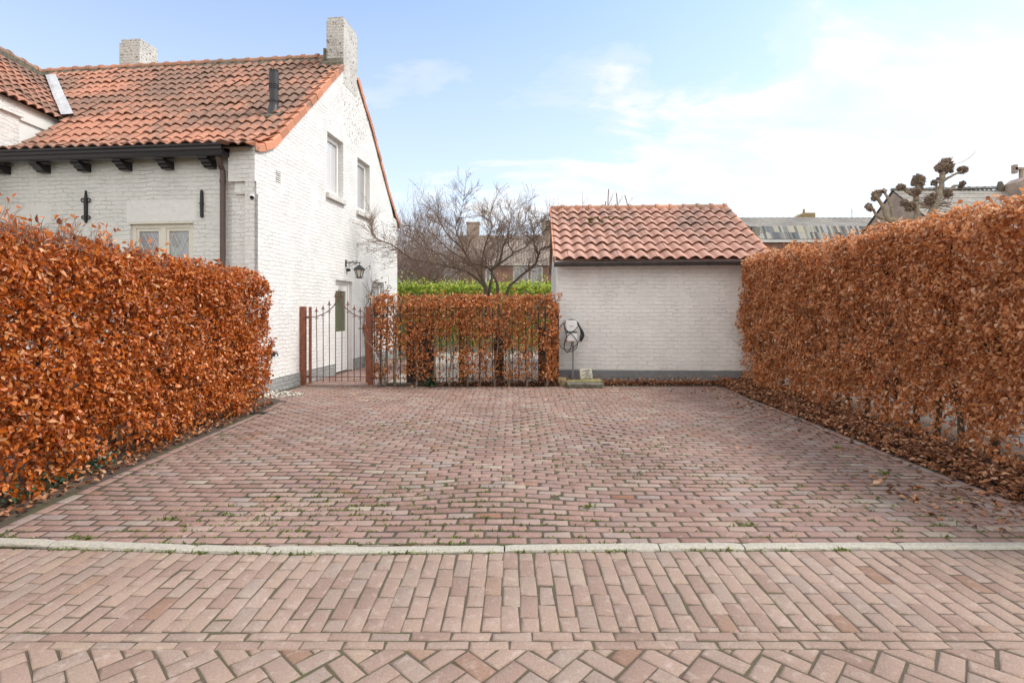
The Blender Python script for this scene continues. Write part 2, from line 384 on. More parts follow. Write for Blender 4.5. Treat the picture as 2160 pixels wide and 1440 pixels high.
# ------------------------------------------------------------------ leaves
def leaf_arrays(pos, nrm, tip, size, fold=.38, curl=.42, width=.58):
    n = len(pos); nrm = nrm / np.linalg.norm(nrm, axis=1, keepdims=True)
    tip = tip - nrm * (tip * nrm).sum(1, keepdims=True); tip /= np.linalg.norm(tip, axis=1, keepdims=True) + 1e-9
    sd = np.cross(nrm, tip); L = size[:, None]
    w = (width * (.8 + .4 * RNG.random(n)))[:, None] * L * .5
    fo = (fold * RNG.normal(.6, .6, n))[:, None] * L; cu = (curl * RNG.normal(.5, .7, n))[:, None] * L
    m0 = pos; m1 = pos + tip * L - nrm * cu
    a = pos + tip * L * .28 - nrm * cu * .06; b = pos + tip * L * .66 - nrm * cu * .38
    L1 = a + sd * w + nrm * fo * .5; L2 = b + sd * w * .82 + nrm * fo * .45
    R1 = a - sd * w + nrm * fo * .5; R2 = b - sd * w * .82 + nrm * fo * .45
    V = np.stack([m0, m1, L1, L2, R1, R2], 1).reshape(-1, 3)
    o = (np.arange(n) * 6)[:, None]
    Q = np.concatenate([o + np.array([[0, 4, 5, 1]]), o + np.array([[0, 1, 3, 2]])], 1).reshape(-1, 4)
    return V, Q

def rnd(n): return RNG.normal(0, 1, (n, 3))

def hedge_leaves(x0, x1, y0, y1, z0, z1, faces, dens, size, seed, amp=.07, deep=.10, zprob=None, hole=.0, rad=.12, down=.6):
    """leaves on / under the given faces of a clipped hedge box. faces: dict face->density factor"""
    Ps, Ns = [], []
    for f, k in faces.items():
        if f in ('px', 'nx'): area = (y1 - y0) * (z1 - z0)
        elif f in ('py', 'ny'): area = (x1 - x0) * (z1 - z0)
        else: area = (x1 - x0) * (y1 - y0)
        n = int(area * dens * k); u = RNG.random(n); v = RNG.random(n)
        if f == 'px': p = np.stack([np.full(n, x1), y0 + u * (y1 - y0), z0 + v * (z1 - z0)], 1); nn = (1, 0, 0)
        if f == 'nx': p = np.stack([np.full(n, x0), y0 + u * (y1 - y0), z0 + v * (z1 - z0)], 1); nn = (-1, 0, 0)
        if f == 'py': p = np.stack([x0 + u * (x1 - x0), np.full(n, y1), z0 + v * (z1 - z0)], 1); nn = (0, 1, 0)
        if f == 'ny': p = np.stack([x0 + u * (x1 - x0), np.full(n, y0), z0 + v * (z1 - z0)], 1); nn = (0, -1, 0)
        if f == 'top': p = np.stack([x0 + u * (x1 - x0), y0 + v * (y1 - y0), np.full(n, z1)], 1); nn = (0, 0, 1)
        Ps.append(p); Ns.append(np.tile(np.array(nn, float), (n, 1)))
    p = np.concatenate(Ps); nn = np.concatenate(Ns)
    c = np.array([(x0 + x1) / 2, (y0 + y1) / 2, 0])
    # round the top edges: pull in by distance to the top / ends
    q = p.copy()
    for ax, lo, hi in ((0, x0, x1), (1, y0, y1)):
        dt = np.clip(rad - (z1 - p[:, 2]), 0, rad)
        dlo = np.clip(rad - (p[:, ax] - lo), 0, rad); dhi = np.clip(rad - (hi - p[:, ax]), 0, rad)
        q[:, ax] += dt * dt / rad * .5 * np.where(p[:, ax] < (lo + hi) / 2, 1, -1)
        q[:, 2] -= (dlo * dlo + dhi * dhi) / rad * .5 * (p[:, 2] > z1 - rad)
    dx = np.clip(rad - np.minimum(p[:, 0] - x0, x1 - p[:, 0]), 0, rad); dy = np.clip(rad - np.minimum(p[:, 1] - y0, y1 - p[:, 1]), 0, rad)
    q[:, 1] += dx * dx / rad * .5 * np.where(p[:, 1] < c[1], 1, -1); q[:, 0] += dy * dy / rad * .5 * np.where(p[:, 0] < c[0], 1, -1)
    s = fbm(q * 2.1 + seed, 3) - .5; s2 = fbm(q * 6.5 + seed * 2, 2) - .5
    d = RNG.exponential(deep, len(q))
    q = q + nn * (amp * 2.2 * s + amp * 1.6 * s2 - d + .02)[:, None] + rnd(len(q)) * .015
    keep = np.ones(len(q), bool)
    if hole: keep &= ~((fbm(q * 3.3 + seed * 3, 3) < .5 - .5 * (.5 - hole)) & (RNG.random(len(q)) < .85))
    if zprob is not None: keep &= RNG.random(len(q)) < zprob(q)
    q = q[keep]; nn = nn[keep]; n = len(q)
    N = nn * .8 + rnd(n) * .72 + np.array([0, 0, .30]); T = rnd(n) * .75 + np.array([0, 0, -down]) + nn * .35
    sz = size * np.clip(RNG.normal(1, .30, n), .4, 1.8)
    return leaf_arrays(q, N, T, sz)

# ------------------------------------------------------------------ pantile roofs
def pantiles(pos, ncol, w, rows, A=.028, lift=.035, keep=None, nsx=13, over=1.14, jit=.004, pw=1.7):
    """pos(a,s,h)->xyz; columns of width w along a; rows list of (s0,s1)"""
    mb = MB(); xs = np.linspace(0, 1, nsx)
    prof = A * (2 * np.abs(np.cos(math.pi * (xs - .06 * np.sin(2 * math.pi * xs)))) ** pw - 1)
    for (s0, s1) in rows:
        for c in range(ncol):
            if keep and not keep((c + .5) * w, (s0 + s1) / 2): continue
            ja, js, jr = random.gauss(0, jit), random.gauss(0, jit * 1.5), random.gauss(0, .012); jh = random.gauss(0, jit)
            L = (s1 - s0) * over; vs = []
            for t, hh in ((0, lift - .022), (0, lift), (.5, lift * .5), (1, 0)):
                for k, x in enumerate(xs):
                    a = c * w + x * w * 1.03 + ja + jr * t * L
                    vs.append(pos(a, s0 + js + t * L + (0.0 if hh != lift - .022 else .004) + jr * (x - .5) * w, prof[k] + hh + jh))
            fs = []
            for r in range(3):
                for k in range(nsx - 1): fs.append((r * nsx + k, r * nsx + k + 1, (r + 1) * nsx + k + 1, (r + 1) * nsx + k))
            mb.add(vs, fs)
    return mb
def ridge_tiles(p0, p1, r, n, flare=.02):
    """half round ridge tiles with a collar at each end"""
    mb = MB(); p0, p1 = Vector(p0), Vector(p1); d = (p1 - p0); L = d.length / n; d.normalize()
    sd = d.cross(Vector((0, 0, 1))).normalized(); up = sd.cross(d)
    for i in range(n):
        a = p0 + d * (i * L); vs = []; fs = []; m = 9; jz = random.gauss(0, .006)
        prof = [(0, r * .96), (.80, r), (.82, r + flare), (.97, r + flare * 1.05), (1.03, r + flare * .9)]
        for t, rr in prof:
            for k in range(m):
                th = math.pi * k / (m - 1) * 1.1 - .05 * math.pi
                vs.append(a + d * (t * L) + sd * (rr * math.cos(th)) + up * (rr * math.sin(th) + jz))
        for j in range(len(prof) - 1):
            for k in range(m - 1): fs.append((j * m + k, j * m + k + 1, (j + 1) * m + k + 1, (j + 1) * m + k))
        e = (len(prof) - 1) * m
        mb.add(vs, fs + [tuple(range(e, e + m)), tuple(range(m - 1, -1, -1))])
    return mb

def wall_with_holes(mb, T, prof, holes, base=0.0, depth=.14):
    """T(a,z,d)->xyz ; prof = [(a,ztop)...]; holes=[(a0,a1,z0,z1)]; adds reveals of given depth"""
    br = sorted(set([a for a, _ in prof] + [h[0] for h in holes] + [h[1] for h in holes]))
    lo, hi = prof[0][0], prof[-1][0]; br = [b for b in br if lo <= b <= hi]
    def top(a):
        for (a0, z0), (a1, z1) in zip(prof, prof[1:]):
            if a0 <= a <= a1: return z0 + (z1 - z0) * (a - a0) / (a1 - a0) if a1 > a0 else z1
        return prof[-1][1]
    for a, b in zip(br, br[1:]):
        m = (a + b) / 2; hs = sorted([h for h in holes if h[0] <= m <= h[1]], key=lambda h: h[2])
        z = base
        for h in hs:
            if h[2] > z: mb.quad(T(a, z, 0), T(b, z, 0), T(b, h[2], 0), T(a, h[2], 0))
            z = max(z, h[3])
        mb.quad(T(a, z, 0), T(b, z, 0), T(b, top(b), 0), T(a, top(a), 0))
    for a0, a1, z0, z1 in holes:
        d = depth
        mb.quad(T(a0, z0, 0), T(a0, z1, 0), T(a0, z1, d), T(a0, z0, d)); mb.quad(T(a1, z1, 0), T(a1, z0, 0), T(a1, z0, d), T(a1, z1, d))
        mb.quad(T(a0, z1, 0), T(a1, z1, 0), T(a1, z1, d), T(a0, z1, d)); mb.quad(T(a1, z0, 0), T(a0, z0, 0), T(a0, z0, d), T(a1, z0, d))

def interp(x, xs, ys):
    return float(np.interp(x, xs, ys))

# ================================================================== CAMERA, SKY, SUN
cam = bpy.data.cameras.new('camera'); co = bpy.data.objects.new('camera', cam); COL.objects.link(co)
co.location = (0, 0, CAMZ); co.rotation_euler = (R(90), 0, 0)
cam.sensor_width = 36; cam.lens = 36 * F / 2160; cam.shift_y = -(720 - HY) / 2160; cam.clip_end = 3000; cam.clip_start = .05
sc.camera = co
SUN_DIR = Vector((.80, .10, 1.0)).normalized()        # towards the sun
w = bpy.data.worlds.new('World'); sc.world = w; w.use_nodes = True
nt = w.node_tree; bg = nt.nodes['Background']
sky = nd(nt, 'ShaderNodeTexSky'); sky.sky_type = 'NISHITA'; sky.sun_disc = False
sky.sun_elevation = math.asin(SUN_DIR.z); sky.sun_rotation = math.atan2(SUN_DIR.x, SUN_DIR.y)
sky.air_density = 1.0; sky.dust_density = 1.2; sky.ozone_density = 1.6
tc = nt.nodes.new('ShaderNodeTexCoord'); g = tc.outputs['Generated']
sp = nd(nt, 'ShaderNodeSeparateXYZ'); nt.links.new(g, sp.inputs[0])
zc = math_(nt, 'ADD', math_(nt, 'MAXIMUM', sp.outputs[2], 0.0), .30)
cx = math_(nt, 'DIVIDE', sp.outputs[0], zc); cy = math_(nt, 'DIVIDE', sp.outputs[1], zc)
cb = nd(nt, 'ShaderNodeCombineXYZ'); nt.links.new(cx, cb.inputs[0]); nt.links.new(cy, cb.inputs[1])
mp = nd(nt, 'ShaderNodeMapping'); nt.links.new(cb.outputs[0], mp.inputs[0]); mp.inputs['Rotation'].default_value = (0, 0, R(-28)); mp.inputs['Scale'].default_value = (.8, 1.55, 1); mp.inputs['Location'].default_value = (.35, .2, 0)
n1 = noise(nt, mp.outputs[0], 1.5, 7, .60, .35)
n2 = noise(nt, mp.outputs[0], .55, 3, .5, .2)
SKYB = nd(nt, 'ShaderNodeHueSaturation'); nt.links.new(sky.outputs[0], SKYB.inputs['Color']); SKYB.inputs['Saturation'].default_value = .95; SKYB.inputs['Value'].default_value = 1.45
SKYB_OUT = SKYB.outputs[0]; CLOUD = (5.75, 5.75, 5.75)
bx_ = math_(nt, 'MULTIPLY', sp.outputs[0], .02)
t = math_(nt, 'ABSOLUTE', math_(nt, 'SUBTRACT', math_(nt, 'SUBTRACT', sp.outputs[2], .25), bx_))
t = math_(nt, 'MAXIMUM', math_(nt, 'SUBTRACT', 1, math_(nt, 'DIVIDE', t, .155)), -.75)
xc = math_(nt, 'MAXIMUM', math_(nt, 'MINIMUM', sp.outputs[0], .22), -.2)
d = math_(nt, 'ADD', math_(nt, 'MULTIPLY', n1, 1.55), math_(nt, 'MULTIPLY', n2, .10))
d = math_(nt, 'SUBTRACT', d, .12)
d = math_(nt, 'ADD', d, math_(nt, 'ADD', math_(nt, 'MULTIPLY', t, .42), math_(nt, 'MULTIPLY', xc, .6)))
cl = ramp(nt, d, [(.66, (0, 0, 0)), (.88, (.45, .45, .45)), (1.04, (.96, .96, .96))], 'EASE')
hz = ramp(nt, sp.outputs[2], [(.0, (.90, .90, .90)), (.2, (.48, .48, .48)), (.5, (.14, .14, .14))])
n3 = ramp(nt, noise(nt, mp.outputs[0], 3.4, 7, .62, .5), [(.32, (.46, .46, .46)), (.56, (1, 1, 1))])
cover = math_(nt, 'MAXIMUM', math_(nt, 'MULTIPLY', cl, n3), hz)
back = ramp(nt, sp.outputs[1], [(-.05, (.95, .95, .95)), (.25, (0, 0, 0))])      # unseen bright overcast added away from the view, to fill the shaded faces
front = mix(nt, cover, mix(nt, 1.0, SKYB_OUT, (.96, 1.05, 1.12), 'MULTIPLY'), CLOUD)
nt.links.new(mix(nt, back, front, (8.6, 8.45, 8.2)), bg.inputs['Color'])
bg.inputs['Strength'].default_value = .12
sl = bpy.data.lights.new('sun', 'SUN'); sl.energy = 2.1; sl.angle = R(16); sl.color = (1, .96, .90)
so = bpy.data.objects.new('sun', sl); COL.objects.link(so)
so.rotation_euler = (-SUN_DIR).to_track_quat('-Z', 'Y').to_euler()
sc.view_settings.view_transform = 'Standard'; sc.view_settings.look = 'None'; sc.view_settings.exposure = .61; sc.view_settings.gamma = 1
sc.cycles.max_bounces = 8; sc.cycles.diffuse_bounces = 4; sc.cycles.transparent_max_bounces = 8
sc.cycles.use_denoising = True

# ================================================================== GROUND AND PAVING
def kerb_back(x): return float(np.interp(x, [-6, -3.58, -1.86, -.9, -.26, 1.17, 3.5, 6], [3.84, 3.61, 3.51, 3.505, 3.525, 3.555, 3.57, 3.56]))
def kerb_front(x): return kerb_back(x) - .078
def gz(x, y):
    """height of the paved ground: driveway sags a little where cars stand"""
    x = np.asarray(x, float); y = np.asarray(y, float)
    n = fbm(np.stack([x * .42 + 3, y * .42 + 1, x * 0 + .3], -1), 2) - .5
    fade = np.clip((y - 3.5) / 1.2, 0, 1) * np.clip((11.0 - y) / 2.0, 0, 1)
    return (.075 * n - .022 * np.exp(-((x - .7) / .55) ** 2) - .018 * np.exp(-((x + .9) / .5) ** 2)) * fade
def wavey(x, y):
    """sideways drift of the brick courses"""
    x = np.asarray(x, float); y = np.asarray(y, float)
    n = fbm(np.stack([x * .55 + 9, y * .5 + 4, x * 0 + 1.7], -1), 2) - .5
    fade = np.clip((y - 3.7) / .7, 0, 1) * np.clip((10.2 - y) / 2.5, 0, 1)
    return .30 * n * fade
ROADZ = -.010
def bricks(name, cells, mat, zf, zoff=0, bev=.006, h=.05, jz=.0012, tilt=.0035, jc=.003, parent=None):
    """cells: list of (cx,cy,len,wid,ang); top at zf+zoff"""
    C = np.array(cells, float); n = len(C)
    ca, sa = np.cos(C[:, 4]), np.sin(C[:, 4]); sx = np.array([-1, 1, 1, -1.]); sy = np.array([-1, -1, 1, 1.])
    z = zf(C[:, 0], C[:, 1]) + zoff + RNG.normal(0, jz, n); tx, ty = RNG.normal(0, tilt, n), RNG.normal(0, tilt, n)
    jit = RNG.normal(0, jc, (n, 4, 2)); rings = []
    hl, hw = C[:, 2] / 2, C[:, 3] / 2
    cut = np.abs(RNG.normal(0, .008, (n, 4)))
    for (ins, dz) in ((bev, 0), (0, -bev * .9), (0, -h)):
        lx = sx[None] * (hl[:, None] - ins - cut * (ins > 0)) + jit[:, :, 0]; ly = sy[None] * (hw[:, None] - ins - cut * .6 * (ins > 0)) + jit[:, :, 1]
        X = C[:, 0, None] + lx * ca[:, None] - ly * sa[:, None]; Y = C[:, 1, None] + lx * sa[:, None] + ly * ca[:, None]
        Z = z[:, None] + dz + lx * tx[:, None] + ly * ty[:, None]
        rings.append(np.stack([X, Y, Z], -1))
    V = np.stack(rings, 1).reshape(-1, 3); o = (np.arange(n) * 12)[:, None]
    q = [(0, 1, 2, 3)]
    for r in (0, 4):
        for k in range(4): q.append((r + 4 + k, r + 4 + (k + 1) % 4, r + (k + 1) % 4, r + k))
    Q = np.concatenate([o + np.array([k]) for k in q], 1).reshape(-1, 4)
    return npmesh(name, V, Q, mat, parent)

# earth to the horizon
mb = MB(); mb.quad((-900, -300, -.12), (900, -300, -.12), (900, 1500, -.12), (-900, 1500, -.12))
tag(mb.build('ground', M['earth']), kind='structure')
# bedding sheets under the bricks
def sheet(name, x0, x1, y0, y1, zf, off, mat, st=.12, mask=None):
    xs = np.arange(x0, x1 + st, st); ys = np.arange(y0, y1 + st, st); X, Y = np.meshgrid(xs, ys)
    Z = zf(X, Y) + off; V = np.stack([X, Y, Z], -1).reshape(-1, 3); nx = len(xs)
    q = []
    for j in range(len(ys) - 1):
        for i in range(nx - 1): q.append((j * nx + i, j * nx + i + 1, (j + 1) * nx + i + 1, (j + 1) * nx + i))
    q = np.array(q)
    if mask is not None:
        cxy = V[q].mean(1); q = q[mask(cxy[:, 0], cxy[:, 1])]
    return npmesh(name, V, q, mat, None, True)
tag(sheet('driveway_bedding', -6.2, 5.0, 3.5, 16.5, gz, -.0045, M['joint']), kind='structure')
zero = lambda x, y: np.zeros_like(np.asarray(x, float))
mb = MB(); mb.quad((-14, -6, ROADZ - .0055), (14, -6, ROADZ - .0055), (14, 3.56, ROADZ - .0055), (-14, 3.56, ROADZ - .0055))
tag(mb.build('street_bedding', M['joint_street']), kind='structure')

# driveway courses
def left_edge(y): return interp(y, [3.4, 3.83, 7.93, 8.9, 9.3, 12, 17], [-3.70, -3.74, -3.90, -3.96, -4.55, -4.28, -3.8])
def right_edge(y): return interp(y, [3.4, 4.57, 9.78, 10.6], [4.12, 4.15, 4.27, 4.3])
cells = []; y = 3.60 - .1005; r = 0; PL, PW = .2085, .1005
while y < 10.72:
    x = -5.2 + (r % 2) * PL / 2 + random.uniform(-.012, .012)
    while x < 4.6:
        lx, rx = left_edge(y) + .11, right_edge(y) - .11
        a, b = max(x, lx), min(x + PL, rx)
        if b - a > .045:
            ctr = (a + b) / 2; dy = float(wavey(ctr, y)); dys = float(wavey(ctr + .1, y)) - float(wavey(ctr - .1, y))
            yy = y + dy
            hw = PW - .0165; kb = kerb_back(ctr) + .004; cutk = max(0, kb - (yy - PW / 2))
            if cutk > .072: x += PL; continue
            yy += cutk / 2; hw -= cutk
            if yy < 10.75: cells.append((ctr, yy, b - a - .012 + random.gauss(0, .0025), hw + random.gauss(0, .002), dys / .2 + random.gauss(0, .008)))
        x += PL + random.gauss(0, .001)
    y += PW; r += 1
# border courses along both sides
yy = 3.75
while yy < 10.6:
    if yy < 8.8: cells.append((left_edge(yy) + .055, yy, PL - .012, PW - .008, math.atan2(1, -.04)))
    cells.append((right_edge(yy) - .055, yy, PL - .012, PW - .008, math.atan2(1, .023)))
    yy += PL
# path running through the gate along the gable
yy = 10.80; r = 0
while yy < 16.2:
    xx = left_edge(yy) + .05 + (r % 2) * PL / 2
    while xx < -2.75:
        cells.append((xx, yy, PL - .010, PW - .008, random.gauss(0, .01))); xx += PL
    yy += PW; r += 1
tag(bricks('driveway', cells, M['paver'], gz), kind='structure')

# street: soldier strip, two stretcher courses, herringbone carriageway
cells = []
x = -5.2; k = 0; sw = .100
while x < 5.2:
    ytop = kerb_front(x) - .012; ybot = 2.600
    y = ytop; first = True
    a = -.012 * math.sin(x * 1.3)
    while y > ybot + .03:
        L = (.1 if (first and k % 2) else .205); L += random.gauss(0, .002)
        if y - L < ybot + .03: L = y - ybot
        if L > .03: cells.append((x + random.gauss(0, .0015), y - L / 2, sw - .0065, L - .0055, a + random.gauss(0, .006)))
        y -= L; first = False
    x += sw + random.gauss(0, .0008); k += 1
for j, yc in enumerate((2.563, 2.497)):
    x = -5 + j * .09
    while x < 5:
        L = .2 if random.random() > .03 else .1
        cells.append((x + L / 2, yc + .003 * math.sin(x * .9 + .6), L - .007, .0595, .003 * math.cos(x * .9 + .6))); x += L
# herringbone at 45 degrees, L = 2W
W = .1015; rot = R(47); c_, s_ = math.cos(rot), math.sin(rot)
ybnd = lambda x: 2.462
def herring():
    out = []
    for x in range(-70, 70):
        for y in range(-70, 70):
            t = (x - y) % 4
            if t == 0: out.append((x + 1, y + .5, 0))
            elif t == 3: out.append((x + .5, y + 1, 1))
    return out
for (bx, by, o) in herring():
    X = (bx * c_ - by * s_) * W; Y = (bx * s_ + by * c_) * W + .6
    if abs(X) > 5.5 or Y < -2.0: continue
    if Y < ybnd(X) + .16:
        cells.append((X, Y, 2 * W - .009, W - .008, rot + (math.pi / 2 if o else 0) + random.gauss(0, .008)))
herr = [c for c in cells if abs(math.sin(2 * c[4])) > .7]; keepc = [c for c in cells if abs(math.sin(2 * c[4])) <= .7]
carr = tag(bricks('carriageway', herr, M['paver_street'], zero, ROADZ, bev=.005, jz=.0012, tilt=.004, jc=.0028), kind='structure')
import bmesh
bm_ = bmesh.new(); bm_.from_mesh(carr.data); bmesh.ops.bisect_plane(bm_, geom=bm_.verts[:] + bm_.edges[:] + bm_.faces[:], plane_co=(0, 2.461, 0), plane_no=(0, 1, 0), clear_outer=True); bm_.to_mesh(carr.data); bm_.free()
tag(bricks('street', keepc, M['paver_street'], zero, ROADZ, bev=.005, jz=.0012, tilt=.004, jc=.0028), kind='structure')

# kerb stones
mb = MB(); js = [-6.4, -4.9, -3.12, -2.12, -1.62, -.05, .99, 1.56, 2.62, 3.9, 5.4]
for a, b in zip(js, js[1:]):
    a += .005; b -= .005; n = max(2, int((b - a) / .06)); vs = []; fs = []; jz = random.gauss(.001, .002); tl = random.gauss(0, .004)
    for i in range(n + 1):
        x = a + (b - a) * i / n; e = .012 if i in (0, n) else 0
        yb, yf = kerb_back(x), kerb_front(x); wob = random.gauss(0, .0012); z = jz + tl * (x - a) + .004 - e * .5
        left = max(0, min(1, (-1.0 - x) / 2.5)); z += .010 * left
        prof = [(yb, -.1), (yb, z - .008), (yb - .008, z), (yf + .022, z + wob * .3), (yf + .004, z - .010 + wob), (yf - .002 + wob, z - .024), (yf - .004, -.1)]
        vs += [(x, p, q) for p, q in prof]
    m = 7
    for i in range(n):
        for k in range(m - 1): fs.append((i * m + k, i * m + k + 1, (i + 1) * m + k + 1, (i + 1) * m + k))
    fs += [tuple(range(m)), tuple(range(n * m + m - 1, n * m - 1, -1))]
    mb.add(vs, fs)
tag(mb.build('kerb', M['concrete']), kind='structure')

# earth beds under the hedges
def bed(name, x0, x1, y0, y1, top=.015, mat='soil', seed=0, lim=None):
    xs = np.arange(x0, x1 + .09, .09); ys = np.arange(y0, y1 + .09, .09); X, Y = np.meshgrid(xs, ys)
    ed = np.minimum(np.minimum(X - x0, x1 + .05 - X), np.minimum(Y - y0, y1 + .05 - Y)); ed = np.clip(ed / .15, 0, 1)
    Z = (top + .05 * (fbm(np.stack([X * 3, Y * 3, X * 0 + seed], -1), 3) - .4)) * ed - .03 * (1 - ed) - .005
    if lim is not None:
        Lm = np.vectorize(left_edge)(Y); Z = np.where(X > Lm - .05, -.055, np.minimum(Z, (Lm - X) * .35 - .02))
    nx = len(xs); q = np.array([(j * nx + i, j * nx + i + 1, (j + 1) * nx + i + 1, (j + 1) * nx + i) for j in range(len(ys) - 1) for i in range(nx - 1)])
    return tag(npmesh(name, np.stack([X, Y, Z], -1), q, M[mat], None, True), kind='structure')
bed('soil_bed', -5.3, -3.6, 2.9, 8.9, .02, seed=1, lim=True)
bed('soil_bed', 4.27, 6.0, 3.55, 11.4, .03, seed=2)
bed('soil_bed', -2.75, 4.4, 10.72, 11.25, .02, seed=3)
mb = MB(); mb.quad((-2.7, 11.2, -.004), (1.0, 11.2, -.004), (1.2, 19.5, -.004), (-2.7, 19.5, -.004))
tag(mb.build('garden_path', M['garden_pave']), kind='structure')
mb = MB(); mb.quad((6.0, 3.0, -.02), (11.5, 3.0, -.02), (11.5, 24, -.02), (6.0, 24, -.02))
tag(mb.build('side_road', M['grey_road']), kind='structure')

# ================================================================== WHITE HOUSE (local: x = outward from the gable, y = into the depth)
HC = Vector((-4.58, 9.41, 0)); HRZ = -math.atan(.1); RH = Matrix.Rotation(HRZ, 3, 'Z')
def hw(p): return RH @ Vector(p) + HC
house = empty('house', HC, 'white painted brick house with red pantile roof and two chimneys behind the orange hedge', 'house', HRZ)
GP = [(-.11, 4.47), (.15, 4.53), (.51, 4.72), (.78, 4.97), (1.2, 5.36), (1.85, 5.95), (2.46, 6.52), (3.67, 7.62), (4.06, 7.97), (4.67, 7.52), (5.54, 6.75), (6.9, 5.3), (7.5, 4.53), (7.88, 4.5)]
holes_g = [(2.76, 3.64, 4.30, 5.73), (4.54, 5.43, 4.22, 5.64), (3.21, 4.20, -.2, 2.29), (5.62, 6.60, 1.25, 2.38), (.57, .75, 4.00, 4.24)]
mb = MB()
wall_with_holes(mb, lambda a, z, d: (-d, a, z), GP, holes_g + [(-.11, -.05, -.3, 3.87), (-.05, 0, -.3, 3.65)], base=-.1, depth=.18)
HL = 13.0
holes_f = [(1.28, 2.53, 1.9, 3.19), (4.25, 5.5, 1.9, 3.14)]
wall_with_holes(mb, lambda a, z, d: (-a, .03 + d, z), [(0, 4.45), (HL, 4.45)], holes_f, base=-.1, depth=.09)
# corbelled shoulder at the front corner
mb.box((-.50, -.11, 3.87), (-.002, .03, 4.47)); mb.box((-.42, -.055, 3.655), (-.002, .03, 3.868)); mb.box((-.50, -.006, -.1), (-.002, .03, 3.652))
mb.quad((-HL, 7.88, -.1), (0, 7.88, -.1), (0, 7.88, 4.5), (-HL, 7.88, 4.5)); mb.quad((-HL, .03, -.1), (-HL, 7.88, -.1), (-HL, 7.88, 4.5), (-HL, .03, 4.45))
wall = mb.build('wall', M['paint_gable'], house)
mb = MB(); mb.box((-.004, .0, -.1), (.022, 3.15, .27)); mb.box((-.004, 4.26, -.1), (.022, 7.9, .29)); mb.box((-HL, -.012, -.1), (-.004, .02, .27))
mb.build('plinth', M['plinth_light'], house)
# soffit strip between wall top and tiles, front
# --- main roof
AL = [0]; PR = [(-.36, 4.44), (.0, 4.52), (.4, 4.70), (.78, 5.00), (1.2, 5.38), (1.85, 5.97), (2.46, 6.55), (3.67, 7.65), (4.06, 8.01)]
for (a, b), (c, d) in zip(PR, PR[1:]): AL.append(AL[-1] + math.hypot(c - a, d - b))
PV = [p[0] for p in PR]; PZ = [p[1] for p in PR]
def rpos(a, s, h):
    v = interp(s, AL, PV); z = interp(s, AL, PZ); e = .06
    dv = interp(min(s + e, AL[-1]), AL, PV) - interp(max(s - e, 0), AL, PV); dz = interp(min(s + e, AL[-1]), AL, PZ) - interp(max(s - e, 0), AL, PZ)
    if s > AL[-1]: dv, dz = .72, .69; v += (s - AL[-1]) * .72; z += (s - AL[-1]) * .69
    l = math.hypot(dv, dz) or 1
    return (-a - .02, v - dz / l * (h + .05), z + dv / l * (h + .05))
# wing (its own direction): eave line and ridge line
WE = Vector((-9.93, 11.5, 5.78)); WD = Vector((-.064, 1, 0)).normalized(); WN = Vector((-WD.y, WD.x, 0))   # WN points left, up the wing slope
WSL = .84
inv = RH.transposed()
def inwing(a, v, z):
    p = hw((-a, v, z)); q = p - WE; t = q.dot(WN)
    return z < 5.80 + t * WSL and t > -.05 and t < 2.6
def roofkeep(a, s):
    v = interp(s, AL, PV); z = interp(s, AL, PZ)
    if a < .50 and s < .26: return False
    p = hw((-a, v, z)); q = p - WE; t = q.dot(WN)
    if t > -.12 and z < 5.78 + t * WSL + .12: return False
    if t > .12 and z < 5.9: return False
    return a < HL
NR = 16; SL = AL[-1] - .06; rows = [(SL * i / NR, SL * (i + 1) / NR) for i in range(NR)]
roof = pantiles(rpos, 46, .222, rows, A=.026, lift=.036, keep=roofkeep, over=1.12, jit=.006, nsx=13).build('roof', M['tile_house'], house, True)
roof.data.set_sharp_from_angle(angle=R(35))
# boarding below the tiles
mb = MB()
for (a, b), (c, d) in zip(PR, PR[1:]): mb.quad((-.02, a + .02, b - .03), (-.02, c + .02, d - .03), (-8.2, c + .02, d - .03), (-8.2, a + .02, b - .03))
bk = [(4.06, 7.98), (4.67, 7.53), (5.54, 6.76), (6.9, 5.31), (7.6, 4.72), (8.2, 4.28)]
for (a, b), (c, d) in zip(bk, bk[1:]): mb.box((0, 0, 0), (1, 1, 1), lambda p, a=a, b=b, c=c, d=d: (-HL + p[0] * (HL - .01), a + (c - a) * p[1] , b + (d - b) * p[1] + .05 * p[2]))
mb.build('roof_boarding', M['tile_brown'], house)
# ridge
p0 = Vector((-.45, 4.06, 8.06)); p1 = Vector((-9.6, 4.06, 8.06))
ridge_tiles(p1, p0, .105, 24, .022).build('ridge', M['tile_ridge'], house, True).data.set_sharp_from_angle(angle=R(40))
mb = MB()
for i in range(60):
    x = -.45 - i * .152; mb.prism([(3.90 + random.gauss(0, .012), 7.91), (4.22, 7.91), (4.13, 8.09), (3.98, 8.09)], lambda a, b, x=x: (x, a, b), lambda a, b, x=x: (x - .152, a, b))
mb.build('ridge_mortar', M['mortar'], house)
